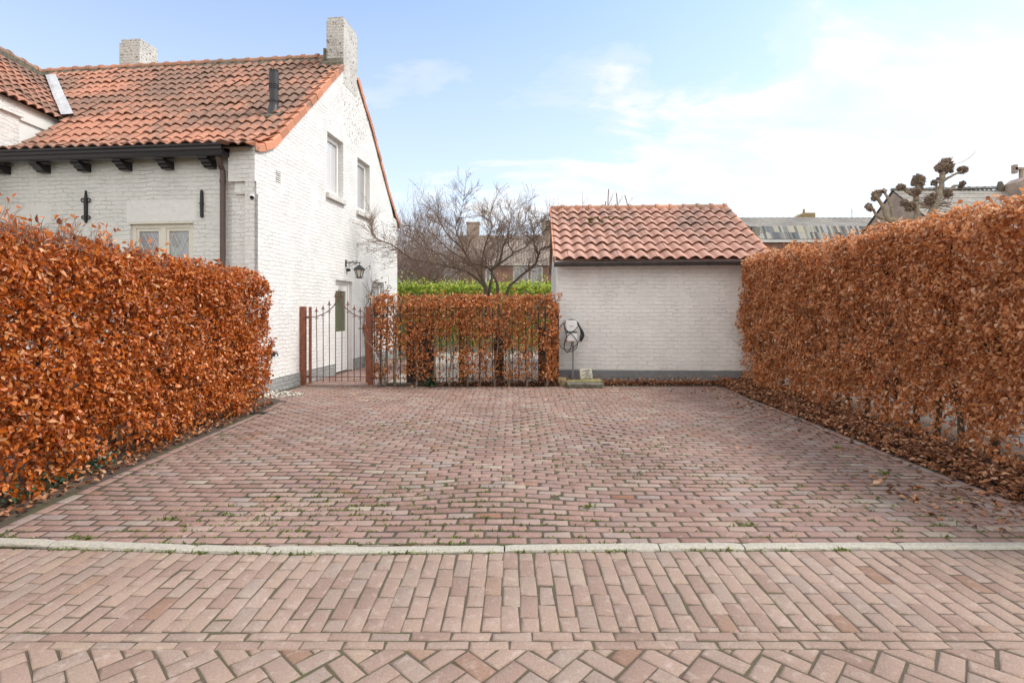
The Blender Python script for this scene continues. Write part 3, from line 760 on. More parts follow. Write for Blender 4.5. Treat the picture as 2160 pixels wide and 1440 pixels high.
# verge tiles down the gable, front and back
def verge(prof, n, name, rev=False):
    mb = MB(); al = [0]
    for (a, b), (c, d) in zip(prof, prof[1:]): al.append(al[-1] + math.hypot(c - a, d - b))
    vs_ = [p[0] for p in prof]; zs_ = [p[1] for p in prof]
    for i in range(n):
        s0, s1 = al[-1] * i / n, al[-1] * (i + 1) / n; pts = []
        j = random.gauss(0, .006)
        for k in range(4):
            s = s0 + (s1 - s0) * k / 3 * .985; v, z = interp(s, al, vs_), interp(s, al, zs_); e = .15
            dv = interp(min(s + e, al[-1]), al, vs_) - interp(max(s - e, 0), al, vs_); dz = interp(min(s + e, al[-1]), al, zs_) - interp(max(s - e, 0), al, zs_); l = math.hypot(dv, dz)
            nv, nz = -dz / l, dv / l
            if nz < 0: nv, nz = -nv, -nz
            pts.append((v, z, nv, nz, .026 * (1 - k / 3)))
        vs = []; fs = []
        for v, z, nv, nz, lf in pts:
            for x, h in ((-.17, .075 + lf), (.028 + j, .085 + lf), (.045 + j, .070 + lf), (.045 + j, -.05 + lf * .4), (.025 + j, -.055 + lf * .4), (.02 + j, .03)):
                vs.append((x, v + nv * h, z + nz * h))
        for k in range(3):
            for q in range(5): fs.append((k * 6 + q, k * 6 + q + 1, k * 6 + 6 + q + 1, k * 6 + 6 + q))
        fs.append((0, 1, 2, 3, 4, 5)); fs.append((23, 22, 21, 20, 19, 18)); mb.add(vs, fs)
    o = mb.build(name, M['tile_verge'], house); return o
verge([(-.13, 4.45), (.0, 4.46), (.15, 4.52), (.51, 4.71), (.78, 4.97), (1.2, 5.36), (1.85, 5.95), (2.46, 6.53), (3.62, 7.60)], 15, 'verge')
verge([(8.08, 4.36), (7.88, 4.48), (7.5, 4.74), (6.9, 5.3), (5.54, 6.75), (4.67, 7.52), (4.5, 7.7)], 16, 'verge')
# --- chimneys
mb = MB(); mb.box((-.445, 3.655, 7.2), (.004, 4.52, 8.80)); mb.box((-.425, 3.675, 8.80), (-.012, 4.50, 8.90)); mb.box((-.46, 3.64, 8.48), (-.447, 3.9, 8.62)) if False else None
ch = mb.build('chimney', M['paint_worn'], house)
mb = MB(); mb.prism([(3.50, 7.50), (3.65, 7.60), (3.65, 7.86), (3.56, 7.72)], lambda a, b: (-.56, a, b), lambda a, b: (-.02, a, b)); mb.box((-.50, 3.6, 7.62), (-.447, 4.3, 8.1))
mb.build('chimney_flashing', M['mortar'], ch)
c2 = inv @ (Vector((-10.72, 14.95, 0)) - HC)
mb = MB(); mb.box((c2.x - .31, c2.y - .30, 7.3), (c2.x + .31, c2.y + .36, 9.05)); mb.box((c2.x - .27, c2.y - .27, 9.05), (c2.x + .31, c2.y + .34, 9.17))
mb.build('chimney', M['paint_worn'], house)
# --- flue pipe
fx, fy, fz = -.60, 1.40, 5.60
mb = MB(); mb.tube([(fx + .03, fy - .0, fz - .1), (fx + .03, fy + .06, fz + .12), (fx + .03, fy + .09, fz + .24)], [.115, .105, .1], 16)
mb.tube([(fx + .03, fy + .09, fz + .25), (fx + .03, fy + .09, fz + .98)], .088, 16)
for z, r in ((.33, .102), (.60, .1), (.64, .1), (.68, .1)): mb.tube([(fx + .03, fy + .09, fz + z), (fx + .03, fy + .09, fz + z + .02)], r, 16)
mb.tube([(fx + .03, fy + .09, fz + .70), (fx + .03, fy + .09, fz + .94)], .097, 16)
for k in range(12):
    a = k / 12 * 6.283; mb.box((-.012, -.006, .93), (.012, .006, 1.0), lambda p, a=a: (fx + .03 + .094 * math.cos(a) + p[0] * math.sin(a), fy + .09 + .094 * math.sin(a) - p[0] * math.cos(a), fz + p[2]))
fl = mb.build('flue_pipe', M['flue'], house)
mb = MB(); mb.blob((0, 0, 0), .25, 3, .12, 2, (.95, 1.0, .16)); mb.v = [(fx + .03 + x, fy + .02 + y * .74 - z * .67, fz + .06 + y * .67 + z * .74) for x, y, z in mb.v]; mb.build('flue_flashing', M['mortar'], fl, True)
# --- gutter, brackets, downpipe
mb = MB(); prof = [(-.10, 4.47), (-.13, 4.30), (-.27, 4.295), (-.315, 4.32), (-.325, 4.37), (-.36, 4.39), (-.365, 4.43), (-.405, 4.445), (-.41, 4.475), (-.385, 4.478), (-.34, 4.42), (-.16, 4.36)]
mb.prism(prof, lambda a, b: (-.47, a, b), lambda a, b: (-11.5, a, b)); gut = mb.build('gutter', M['black'], house)
mb = MB(); mb.quad((-.47, -.40, 4.481), (-.47, -.375, 4.484), (-11.5, -.375, 4.484), (-11.5, -.40, 4.481)); mb.build('gutter_rim', M['lead'], gut)
for k in range(9):
    u = .90 + k * .835; pr = [(.03, 4.29), (.03, 4.14), (-.08, 4.14), (-.11, 4.17), (-.15, 4.185), (-.17, 4.22), (-.22, 4.24), (-.25, 4.27), (-.25, 4.29)]
    mb = MB(); mb.prism(pr, lambda a, b: (-u + .085, a, b), lambda a, b: (-u - .085, a, b)); mb.build('gutter_corbel', M['black'], house)
mb = MB(); px_ = -.635; mb.tube([(px_, -.20, 4.31), (px_, -.13, 4.16), (px_, -.065, 4.08), (px_, -.065, 0)], .048, 14)
for z in (3.86, 2.2): mb.tube([(px_, -.065, z), (px_, -.065, z + .05)], .055, 14)
mb.build('downpipe', M['brownpipe'], house)
# --- windows in the gable
def gwindow(y0, y1, z0, z1, pane, sillz=True, mull=True):
    d = -.125; mb = MB(); f = .075
    for a, b, c, e in ((y0, y0 + f, z0, z1), (y1 - f, y1, z0, z1), (y0 + f, y1 - f, z1 - f, z1), (y0 + f, y1 - f, z0, z0 + f)): mb.box((d - .05, a, c), (d, b, e))
    f2 = .055
    for a, b, c, e in ((y0 + f, y0 + f + f2, z0 + f, z1 - f), (y1 - f - f2, y1 - f, z0 + f, z1 - f), (y0 + f + f2, y1 - f - f2, z1 - f - f2, z1 - f), (y0 + f + f2, y1 - f - f2, z0 + f, z0 + f + f2)): mb.box((d - .045, a, c), (d + .018, b, e))
    wdw = mb.build('window', M['frame_white'], house)
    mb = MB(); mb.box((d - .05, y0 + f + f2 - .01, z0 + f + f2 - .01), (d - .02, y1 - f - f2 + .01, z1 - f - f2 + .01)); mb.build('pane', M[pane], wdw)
    mb = MB(); mb.bbox((-.10, y0 - .07, z0 - .13), (.075, y1 + .05, z0 - .003), .01); mb.build('sill', M['sill'], wdw)
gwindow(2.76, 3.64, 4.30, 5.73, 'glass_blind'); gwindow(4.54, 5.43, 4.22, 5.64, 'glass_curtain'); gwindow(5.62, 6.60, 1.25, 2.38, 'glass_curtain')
# --- door
mb = MB(); d = -.09
for a, b, c, e in ((3.21, 3.29, 0, 2.29), (4.10, 4.20, 0, 2.29), (3.29, 4.10, 2.19, 2.29)): mb.box((d - .05, a, c), (d + .01, b, e))
df = mb.build('door_frame', M['frame_white'], house)
mb = MB()
for a, b, c, e in ((3.295, 3.40, .02, 2.185), (4.0, 4.095, .02, 2.185), (3.40, 4.0, 2.03, 2.185), (3.40, 4.0, .93, 1.02)): mb.box((d - .04, a, c), (d - .004, b, e))
z = .02
while z < .92: mb.box((d - .04, 3.40, z), (d - .008, 4.0, z + .085)); z += .092
dr = mb.build('door', M['frame_white'], house)
mb = MB(); mb.box((d - .035, 3.39, 1.01), (d - .02, 4.01, 2.04)); mb.build('pane', M['glass_green'], dr)
mb = MB(); mb.box((d - .004, 3.325, 1.0), (d + .004, 3.36, 1.18)); mb.tube([(d + .03, 3.34, 1.1), (d + .03, 3.46, 1.1)], .01, 8); mb.tube([(d, 3.34, 1.1), (d + .03, 3.34, 1.1)], .009, 8); mb.build('handle', M['brownpipe'], dr)
# --- leaded windows in the front
def fwindow(u0, u1, z0, z1):
    mb = MB(); y = .095; f = .075
    um = (u0 + u1) / 2
    for a, b, c, e in ((u0, u0 + f, z0, z1), (u1 - f, u1, z0, z1), (u0 + f, u1 - f, z1 - f - .03, z1), (u0 + f, u1 - f, z0, z0 + f), (um - .05, um + .05, z0 + f, z1 - f - .03)): mb.box((-b, y - .02, c), (-a, y + .06, e))
    mb.box((-u1 - .02, y - .075, z1 - .03), (-u0 + .02, y - .022, z1 - .003))
    wdw = mb.build('window', M['frame'], house)
    for a, b in ((u0 + f, um - .05), (um + .05, u1 - f)):
        c, e = z0 + f, z1 - f - .03; mb = MB(); f2 = .055
        for q in ((a, a + f2, c, e), (b - f2, b, c, e), (a + f2, b - f2, e - f2, e), (a + f2, b - f2, c, c + f2)): mb.box((-q[1], y - .005, q[2]), (-q[0], y + .05, q[3]))
        mb.build('sash', M['frame'], wdw)
        a += f2; b -= f2; c += f2; e -= f2
        mb = MB(); mb.box((-b, y + .02, c), (-a, y + .03, e)); mb.build('pane', M['leaded'], wdw)
        mb = MB(); W_, H_ = b - a, e - c; sx_, sz_ = W_ / 2.5, .32
        for sg in (1, -1):
            for k in range(-12, 14):
                # line: (x/sx_) + sg*(z/sz_) = k
                pts = []
                for x in (0, W_):
                    zz = (k - x / sx_) * sz_ * sg
                    if 0 <= zz <= H_: pts.append((x, zz))
                for zz in (0, H_):
                    x = (k - sg * zz / sz_) * sx_
                    if 0 < x < W_: pts.append((x, zz))
                if len(pts) >= 2: (x0, q0), (x1, q1) = pts[0], pts[1]; mb.tube([(-a - x0, y + .017, c + q0), (-a - x1, y + .017, c + q1)], .006, 5)
        mb.build('lead_lattice', M['leadline'], wdw)
fwindow(1.28, 2.53, 1.9, 3.19); fwindow(4.25, 5.5, 1.9, 3.14)
# smooth rendered lintel panels
for q in (((-2.60, .027, 3.20), (-1.22, .033, 3.60)), ((-5.6, .027, 3.15), (-4.15, .033, 3.55))):
    mb = MB(); mb.box(*q); mb.build('lintel', M['lintel'], house)
# --- wall anchors
mb = MB(); u = 3.41; y = .005
mb.prism([(-.022, 3.25), (-.026, 3.62), (-.012, 3.70), (0, 3.80), (.012, 3.70), (.026, 3.62), (.022, 3.25), (0, 3.19)], lambda a, b: (-u + a, y - .02, b), lambda a, b: (-u + a, y + .03, b))
for sx in (-1, 1):
    for zc, rr in ((3.62, .032), (3.30, .026)): mb.tube([(-u + sx * (.03 + rr + rr * math.cos(t)), y, zc + rr * math.sin(t)) for t in np.linspace(math.pi, math.pi * 2.75 if sx > 0 else -math.pi * .75, 12)], .011, 6)
mb.build('wall_anchor', M['iron'], house)
mb = MB(); u = 1.094
mb.prism([(-.02, 3.27), (-.024, 3.5), (-.020, 3.73), (0, 3.76), (.02, 3.73), (.024, 3.5), (.02, 3.27), (0, 3.25)], lambda a, b: (-u + a, y - .02, b), lambda a, b: (-u + a, y + .03, b)); mb.box((-u - .034, y - .024, 3.50), (-u + .034, y + .02, 3.525))
mb.build('wall_anchor', M['iron'], house)
# --- vent slots
mb = MB(); mb.box((-.05, .565, 3.99), (-.03, .755, 4.25))
for k in range(6): mb.box((-.03, .57, 4.0 + k * .041), (-.002, .75, 4.0 + k * .041 + .024))
vg = mb.build('vent_grille', M['paint'], house)
mb = MB(); mb.box((-.046, .575, 4.0), (-.018, .745, 4.24)); mb.build('vent_slots', M['timber'], vg)
# --- wing: cheek wall, barge board, roof, ridge, lead valley
def wl(t, s, z): return inv @ (WE + WN * t + WD * s - HC) * 1.0 + Vector((0, 0, 0)) if False else (lambda q: (q.x, q.y, z))(inv @ (WE + WN * t + WD * s - HC))
mb = MB(); mb.box((0, 0, 0), (1, 1, 1), lambda p: wl(.14 + .1 * p[0], -2.0 + 2.6 * p[1], 4.3 + 1.44 * p[2])); wc = mb.build('wing_cheek', M['render_white'], house)
mb = MB(); mb.box((0, 0, 0), (1, 1, 1), lambda p: wl(.10 + .04 * p[0], -2.0 + 2.3 * p[1], 5.42 + .32 * p[2])); mb.build('eaves_board', M['render_white'], wc)
mb = MB(); mb.box((0, 0, 0), (1, 1, 1), lambda p: wl(.09 + .5 * p[0], -5.0 + 4.04 * p[1], 3.0 + 2.73 * p[2])); mb.box((0, 0, 0), (1, 1, 1), lambda p: wl(.03 + .5 * p[0], -5.0 + 4.09 * p[1], 5.46 + .1 * p[2])); mb.build('wing_wall', M['paint'], house)
def wpos(a, s, h):
    l = math.hypot(1, WSL); t = s / l; z = 5.74 + s * WSL / l
    q = inv @ (WE + WN * (t - WSL / l * h) + WD * (-a) - HC)
    return (q.x, q.y, z + h / l)
def wkeep(a, s):
    t = s / math.hypot(1, WSL); z = 5.78 + t * WSL
    q = inv @ (WE + WN * t - WD * a - HC); zr = interp(q.y, PV, PZ) if q.y < 4.06 else 8
    return zr < z + .18
def wpos2(a, s, h): return wpos(a - 2.8, s, h)
WR = 10; WS = 2.29 * math.hypot(1, WSL)
o = pantiles(lambda a, s, h: wpos2(a, s, h), 38, .222, [(WS * i / WR, WS * (i + 1) / WR) for i in range(WR)], A=.030, lift=.045, keep=lambda a, s: wkeep(a - 2.8, s), over=1.12).build('roof', M['tile_house'], house, True)
o.data.set_sharp_from_angle(angle=R(35))
mb = MB()
mb.quad(wpos(-2.2, WS, -.04), wpos(5.6, WS, -.04), wpos(5.6, 0, -.04), wpos(0, 0, -.04)); mb.build('roof_boarding', M['tile_brown'], house)
ra, rb = Vector(wl(2.29, 2.2, 7.76)), Vector(wl(2.29, -5, 7.76))
ridge_tiles(rb, ra, .105, 18, .022).build('ridge', M['tile_ridge'], house, True).data.set_sharp_from_angle(angle=R(40))
mb = MB(); mb.box((0, 0, 0), (1, 1, 1), lambda p: wl(2.17 + .24 * p[0], -5 + 7.2 * p[1], 7.6 + .15 * p[2])); mb.build('ridge_mortar', M['mortar'], house)
# lead valley strip between wing slope and main slope
mb = MB(); vs = []; n = 9
for i in range(n):
    t = -.05 + 2.25 * i / (n - 1); z = 5.78 + t * WSL
    # v on the main roof with that height
    v = float(np.interp(z, PZ, PV)); 
    # find s along wing so the local y equals v
    a0 = inv @ (WE + WN * t - HC); ds = (v - a0.y) / (inv @ WD).y; q = inv @ (WE + WN * t + WD * ds - HC)
    wob = random.gauss(0, .006)
    vs += [(q.x - .05, q.y - .06, z + .13), (q.x + .08, q.y - .09, z + .12 + wob), (q.x + .29, q.y - .10, z + .125 + wob), (q.x + .31, q.y - .09, z + .05)]
mb.add(vs, [(i * 4 + k, i * 4 + k + 1, i * 4 + 5 + k, i * 4 + 4 + k) for i in range(n - 1) for k in range(3)]); mb.build('lead_valley', M['lead'], house)

# ================================================================== things on the house
# wall lantern
ln = empty('wall_lantern', hw((.0, 3.78, 2.62)), 'black wrought iron lantern hanging from a scrolled bracket above the house door', 'lantern', HRZ)
mb = MB(); mb.box((0, -.03, .02), (.02, .03, .20)); mb.box((.02, -.011, .115), (.40, .011, .137))
def spiral(c, r0, turns, a0, sx=1, n=16): return [(c[0] + sx * r0 * (1 - .75 * k / n) * math.cos(a0 + turns * 6.283 * k / n), 0, c[1] + r0 * (1 - .75 * k / n) * math.sin(a0 + turns * 6.283 * k / n)) for k in range(n + 1)]
mb.tube(smoothpath([(.30, 0, .112), (.22, 0, .09), (.16, 0, .05), (.09, 0, .03), (.04, 0, .05)]), .007, 6)
mb.tube(spiral((.10, .075), .035, 1.2, 0), .006, 5); mb.tube(spiral((.27, .085), .025, 1.2, 1), .005, 5)
mb.tube(smoothpath([(.02, 0, .18), (.08, 0, .155), (.14, 0, .15), (.18, 0, .16)]), .006, 5); mb.tube(spiral((.19, .165), .022, 1.1, 2), .005, 5); mb.tube(smoothpath([(.2, 0, .15), (.27, 0, .17), (.31, 0, .15)]), .006, 5); mb.tube(spiral((.30, .16), .02, 1.1, 2), .005, 5)
mb.build('bracket', M['iron'], ln)
lx = .36; mb = MB(); n = 6
mb.tube([(lx, 0, .12), (lx, 0, .05)], .009, 6)
def ring(r, z, ph=.26): return [(lx + r * math.cos(ph + k * math.pi / 3), r * math.sin(ph + k * math.pi / 3), z) for k in range(6)]
r0, r1, r2 = ring(.03, .07), ring(.155, -.045), ring(.15, -.058)
mb.add(r0 + r1 + r2, [tuple(range(6))] + [(k, (k + 1) % 6, 6 + (k + 1) % 6, 6 + k) for k in range(6)] + [(6 + k, 6 + (k + 1) % 6, 12 + (k + 1) % 6, 12 + k) for k in range(6)] + [tuple(range(17, 11, -1))])
rt, rb_ = ring(.118, -.058), ring(.062, -.245)
for k in range(6): mb.tube([rt[k], rb_[k]], .009, 5); mb.tube([rb_[k], rb_[(k + 1) % 6]], .008, 5); mb.tube([r1[k], Vector(r1[k]) + (Vector(r1[k]) - Vector((lx, 0, -.045))) * .22 + Vector((0, 0, .03)), Vector(r1[k]) + (Vector(r1[k]) - Vector((lx, 0, -.045))) * .12 + Vector((0, 0, .055))], .006, 5)
for k in range(6): q = Vector(rb_[k]); o_ = (q - Vector((lx, 0, q.z))); mb.tube([q, q + o_ * .5 + Vector((0, 0, -.03)), q + o_ * .75 + Vector((0, 0, .01)), q + o_ * .5 + Vector((0, 0, .03))], .005, 5)
mb.tube([(lx, 0, -.24), (lx, 0, -.27)], [.05, .02], 8)
mb.build('lantern_frame', M['iron'], ln)
mb = MB(); a, b = ring(.110, -.058), ring(.056, -.243); mb.add(a + b, [(k, (k + 1) % 6, 6 + (k + 1) % 6, 6 + k) for k in range(6)]); mb.build('lantern_glass', M['glass_lamp'], ln)
# motion sensor, camera, tap
ms = MB(); ms.tube([(0, 0, 0), (.03, 0, 0)], [.05, .045], 12); ms.blob((.055, 0, 0), .046, 1, 0, 2); o = ms.build('motion_sensor', M['flue'], None, True)
o.location = hw((0, 3.86, 2.575)); o.rotation_euler.z = HRZ; tag(o, 'small dark ball shaped motion sensor on the white gable under the lantern bracket', 'motion sensor')
scam = empty('security_camera', hw((-.085, -.005, 3.60)), 'small white bullet camera under the corbelled front corner of the house', 'camera', HRZ)
mb = MB(); mb.tube([(0, 0, 0.02), (.02, -.06, .01), (.05, -.13, -.03)], [.03, .038, .038], 14); mb.tube([(-.0, .0, .02), (0, .012, .02)], .045, 12); mb.build('housing', M['white_plastic'], scam, True).data.set_sharp_from_angle(angle=R(40))
mb = MB(); mb.tube([(.049, -.128, -.029), (.0535, -.14, -.034)], [.036, .033], 14); mb.build('lens', M['rubber'], scam)
tp = MB(); tp.box((0, -.04, -.05), (.05, .04, .05)); tp.tube([(.05, 0, 0), (.11, 0, .01), (.13, .0, -.04)], [.014, .014, .012], 8); tp.tube([(.08, -.05, .035), (.08, .05, .035)], .012, 6)
o = tp.build('garden_tap', M['zinc']); o.location = hw((.002, .43, .74)); o.rotation_euler.z = HRZ; tag(o, 'dark metal wall tap low on the white gable beside the hedge end', 'tap')

# ================================================================== SHED
SRZ = -math.atan(.045); SC = Vector((1.02, 11.5, 0)); SH = Matrix.Rotation(SRZ, 3, 'Z')
def sw_(p): return SH @ Vector(p) + SC
shed = empty('shed', SC, 'small white brick outbuilding with orange pantile roof and grey plinth behind the driveway', 'shed', SRZ)
SW, SD = 4.44, 5.0
mb = MB(); mb.box((0, 0, .247), (SW, .25, 2.60)); mb.box((0, .25, -.1), (SW, SD, 2.60))
for yy in (0.25,):
    mb.prism([(.25, 2.60), (SD, 2.60), (SD / 2 + .1, 4.12)], lambda a, b: (.0, a, b), lambda a, b: (SW, a, b))
mb.build('wall', M['paint_shed'], shed)
mb = MB(); mb.box((-.004, -.006, -.1), (SW + .004, .25, .247)); mb.build('plinth', M['plinth'], shed)
mb = MB(); mb.box((-.035, .02, 0), (-.004, .30, 2.62)); mb.build('corner_board', M['frame_white'], shed)
SPR = [(-.30, 2.615), (2.46, 4.235)]; SLs = math.hypot(SPR[1][0] - SPR[0][0], SPR[1][1] - SPR[0][1]); sdy, sdz = (SPR[1][0] - SPR[0][0]) / SLs, (SPR[1][1] - SPR[0][1]) / SLs
def spos(a, s, h): return (-.075 + a, SPR[0][0] + sdy * s - sdz * (h + .03), SPR[0][1] + sdz * s + sdy * (h + .03))
def spos_b(a, s, h): return (-.075 + a, 5.22 - sdy * s + sdz * (h + .03), SPR[0][1] + sdz * s + sdy * (h + .03))
NS = 8; srows = [(SLs * .985 * i / NS, SLs * .985 * (i + 1) / NS) for i in range(NS)]
o = pantiles(spos, 17, .268, srows, A=.034, lift=.050, over=1.08, nsx=15, jit=.004, pw=2.0).build('roof', M['tile_shed'], shed, True); o.data.set_sharp_from_angle(angle=R(35))
mb = MB(); mb.quad(spos_b(0, 0, .03), spos_b(4.53, 0, .03), spos_b(4.53, SLs, .03), spos_b(0, SLs, .03)); mb.quad(spos(0.01, .03, -.035), spos(4.53, .03, -.035), spos(4.53, SLs, -.035), spos(.01, SLs, -.035))
mb.build('roof_boarding', M['tile_shed'], shed)
ridge_tiles((-.085, 2.46, 4.215), (4.50, 2.46, 4.215), .128, 13, .022).build('ridge', M['tile_ridge'], shed, True).data.set_sharp_from_angle(angle=R(40))
for xa, xb in ((-.12, -.085), (4.49, 4.525)):
    mb = MB()
    for i in range(NS):
        s0, s1 = SLs * i / NS, SLs * (i + 1) / NS
        a, b = spos(0, s0, .075), spos(0, s1, .045); c, d_ = spos(0, s1, -.10), spos(0, s0, -.07)
        mb.add([(xa, *a[1:]), (xa, *b[1:]), (xa, *c[1:]), (xa, *d_[1:]), (xb, *a[1:]), (xb, *b[1:]), (xb, *c[1:]), (xb, *d_[1:])], [(0, 1, 2, 3), (7, 6, 5, 4), (0, 4, 5, 1), (1, 5, 6, 2), (2, 6, 7, 3), (3, 7, 4, 0)])
    mb.build('verge', M['tile_verge'], shed)
# moss cushions on the tiles
mb = MB()
for a, s in ((1.12, 2.40), (1.38, 2.36), (1.42, 2.42), (.93, 2.08), (1.2, 2.13), (1.66, 2.31), (1.70, 2.33), (.98, 2.3)):
    mb.blob(spos(a, s, .05), random.uniform(.03, .055), int(a * 90), .3, 2, (1.6, 1, .7))
mb.build('moss', M['timber_moss'], shed, True)['kind'] = 'stuff'
# half round zinc gutter
mb = MB(); pr = [(.088 * math.cos(t), .088 * math.sin(t)) for t in np.linspace(math.pi, 2 * math.pi, 9)]; pr = pr + [(.080 * math.cos(t), .080 * math.sin(t)) for t in np.linspace(2 * math.pi, math.pi, 9)]
mb.prism(pr, lambda a, b: (-.10, -.335 + a, 2.572 + b), lambda a, b: (4.42, -.335 + a, 2.60 + b)); mb.tube([(-.10, -.402, 2.575), (4.60, -.402, 2.603)], .009, 6)
mb.prism(pr[:9], lambda a, b: (-.101, -.335 + a, 2.572 + b), lambda a, b: (-.097, -.335 + a, 2.572 + b))
sg = mb.build('gutter', M['zinc'], shed, True); sg.data.set_sharp_from_angle(angle=R(40))
for k in range(8):
    x = .2 + k * .59; mb = MB(); mb.tube([(x, -.335 + .092 * math.cos(t), 2.574 + .028 * x / 4.7 + .092 * math.sin(t)) for t in np.linspace(math.pi, 2 * math.pi, 9)], .007, 5); mb.build('bracket', M['zinc'], sg)
mb = MB(); mb.tube(smoothpath([(4.40, -.335, 2.54), (4.40, -.30, 2.42), (4.33, -.06, 2.28), (4.33, -.055, 2.1), (4.33, -.055, .0)]), .042, 12); mb.tube([(4.33, -.055, .28), (4.33, -.055, .34)], .05, 12); mb.build('downpipe', M['zinc'], shed)

# ================================================================== EV CHARGER
YC = 11.26
ev = empty('charging_station', P(1208, 801, YC), 'white car charger on thin grey pole with looped black cable before the shed', 'car charger')
evo = Vector(ev.location)
def E(x, y, dy=0): return P(1175 + x / 14.4, 660 + y / 14.4, YC) + Vector((0, dy, 0)) - evo
mb = MB(); a, b = E(462, 860), E(462, 2040); mb.box((a.x, .01, b.z - .02), (a.x + .034, .044, a.z)); mb.tube([(a.x + .017, .027, b.z + .72), (a.x + .017, .027, b.z + .75)], .028, 8); mb.build('pole', M['grey_metal'], ev)
def rrect(x0, x1, z0, z1, r, n=5):
    out = []
    for cx_, cz_, a0 in ((x1 - r, z1 - r, 0), (x0 + r, z1 - r, 90), (x0 + r, z0 + r, 180), (x1 - r, z0 + r, 270)):
        for k in range(n + 1): t = R(a0 + 90 * k / n); out.append((cx_ + r * math.cos(t), cz_ + r * math.sin(t)))
    return out
def shell(x0, x1, z0, z1, r, yf, yb, c=.012):
    mb = MB(); A, B = rrect(x0, x1, z0, z1, r), rrect(x0 + c, x1 - c, z0 + c, z1 - c, r); n = len(A)
    vs = [(x, yb, z) for x, z in A] + [(x, yf + c, z) for x, z in A] + [(x, yf + c * .3, z) for x, z in rrect(x0 + c * .3, x1 - c * .3, z0 + c * .3, z1 - c * .3, r)] + [(x, yf, z) for x, z in B]
    fs = [tuple(range(n - 1, -1, -1)), tuple(range(3 * n, 4 * n))] + [(j * n + k, j * n + (k + 1) % n, (j + 1) * n + (k + 1) % n, (j + 1) * n + k) for j in range(3) for k in range(n)]
    mb.add(vs, fs); return mb
a, b = E(257, 560), E(592, 215); shell(a.x, b.x, a.z, b.z, .045, -.10, .03).build('top_cover', M['white_plastic'], ev)
a, b = E(280, 602), E(590, 562); mb = MB(); mb.box((a.x, -.085, a.z), (b.x, .03, b.z)); mb.build('band', M['rubber'], ev)
a, b = E(290, 850), E(600, 604); shell(a.x, b.x, a.z, b.z, .03, -.095, .03).build('lower_cover', M['white_plastic'], ev)
a, b = E(360, 250), E(500, 186); shell(a.x, b.x, a.z, b.z, .03, -.06, .02).build('status_light', M['green_plastic'], ev)
mb = MB(); mb.tube(smoothpath([E(435, 845, -.03), E(440, 900, -.02), E(425, 1000, -.03), E(370, 1130, -.05), E(310, 1185, -.06), E(240, 1130, -.06), E(205, 1020, -.05), E(230, 850, -.06), E(285, 690, -.07), E(255, 600, -.07), E(215, 420, -.06), E(235, 290, -.04), E(330, 215, -.05), E(430, 195, -.04), E(560, 220, -.03), E(640, 330, -.05), E(640, 370, -.08), E(540, 490, -.12), E(420, 580, -.13), E(330, 660, -.12), E(270, 760, -.08), E(225, 930, -.06), E(215, 1080, -.06), E(280, 1160, -.07), E(390, 1155, -.07), E(500, 1120, -.07), E(580, 1040, -.06), E(606, 930, -.08), E(580, 830, -.11), E(500, 720, -.13), E(400, 620, -.14), E(330, 570, -.13), E(250, 480, -.10), E(200, 380, -.05), E(200, 300, -.02), E(110, 400, -.01), E(45, 520, -.01), E(22, 680, -.01), E(42, 880, -.01), E(110, 1010, -.02), E(200, 1085, -.04), E(330, 1108, -.05), E(450, 1070, -.05), E(570, 965, -.05), E(660, 850, -.04)], 5), .0085, 7)
mb.build('cable', M['rubber'], ev, True)
mb = MB(); mb.tube(smoothpath([E(600, 275, -.03), E(665, 390, -.04), E(720, 500, -.05), E(765, 600, -.05), E(775, 690, -.05), E(735, 780, -.04), E(695, 850, -.03)]), [.012, .013, .015, .017, .018, .020, .022, .024, .026, .028, .030, .032, .032, .033, .034, .034, .034, .034, .034, .034, .034, .034, .034, .034, .034][:25], 10)
mb.tube([E(640, 300, -.02), E(700, 450, -.02), E(725, 620, -.02), E(690, 760, -.02)], .012, 8); mb.build('plug', M['rubber'], ev, True)
tcu = bpy.data.curves.new('logo_text', 'FONT'); tcu.body = 'evBox'; tcu.size = .040; tcu.extrude = .0008; tcu.align_x = 'CENTER'
tob = bpy.data.objects.new('logo', tcu); COL.objects.link(tob); dg = bpy.context.evaluated_depsgraph_get(); tme = bpy.data.meshes.new_from_object(tob.evaluated_get(dg)); bpy.data.objects.remove(tob)
tme.materials.clear(); tme.materials.append(M['ink']); o = link('logo', tme, ev); q = E(428, 415); o.location = (q.x, -.1015, q.z); o.rotation_euler = (R(90), 0, 0)

# stones at the shed foot
def stone(name, c, size, mat, label, cat, rz=0, ry=0, amp=.10, seed=1, bev=.03):
    import bmesh
    m = bmesh.new(); bmesh.ops.create_cube(m, size=1)
    for v_ in m.verts: v_.co = Vector((v_.co.x * size[0], v_.co.y * size[1], v_.co.z * size[2]))
    bmesh.ops.bevel(m, geom=list(m.edges), offset=bev, segments=2, profile=.6, affect='EDGES'); bmesh.ops.subdivide_edges(m, edges=list(m.edges), cuts=3, use_grid_fill=True)
    cv = np.array([v_.co for v_ in m.verts]); nn = np.stack([fbm(cv * 9 + seed * 3.1 + k * 11, 3) - .5 for k in range(3)], 1); cv = cv + nn * amp * min(size)
    for v_, p in zip(m.verts, cv): v_.co = p
    me = bpy.data.meshes.new(name); m.to_mesh(me); m.free(); me.materials.append(mat); o = link(name, me); o.location = c; o.rotation_euler = (0, ry, rz)
    if cat: tag(o, label, cat)
    return o
slab_l = stone('stone_slab', Vector((P(1234, 812, 10.55).x, 10.55, .035)), (.74, .26, .12), M['stone_grey'], 'dark rough stone slab lying lowest among fallen leaves under the mossy slab', 'stone', .03, 0, .5, 4, .03)
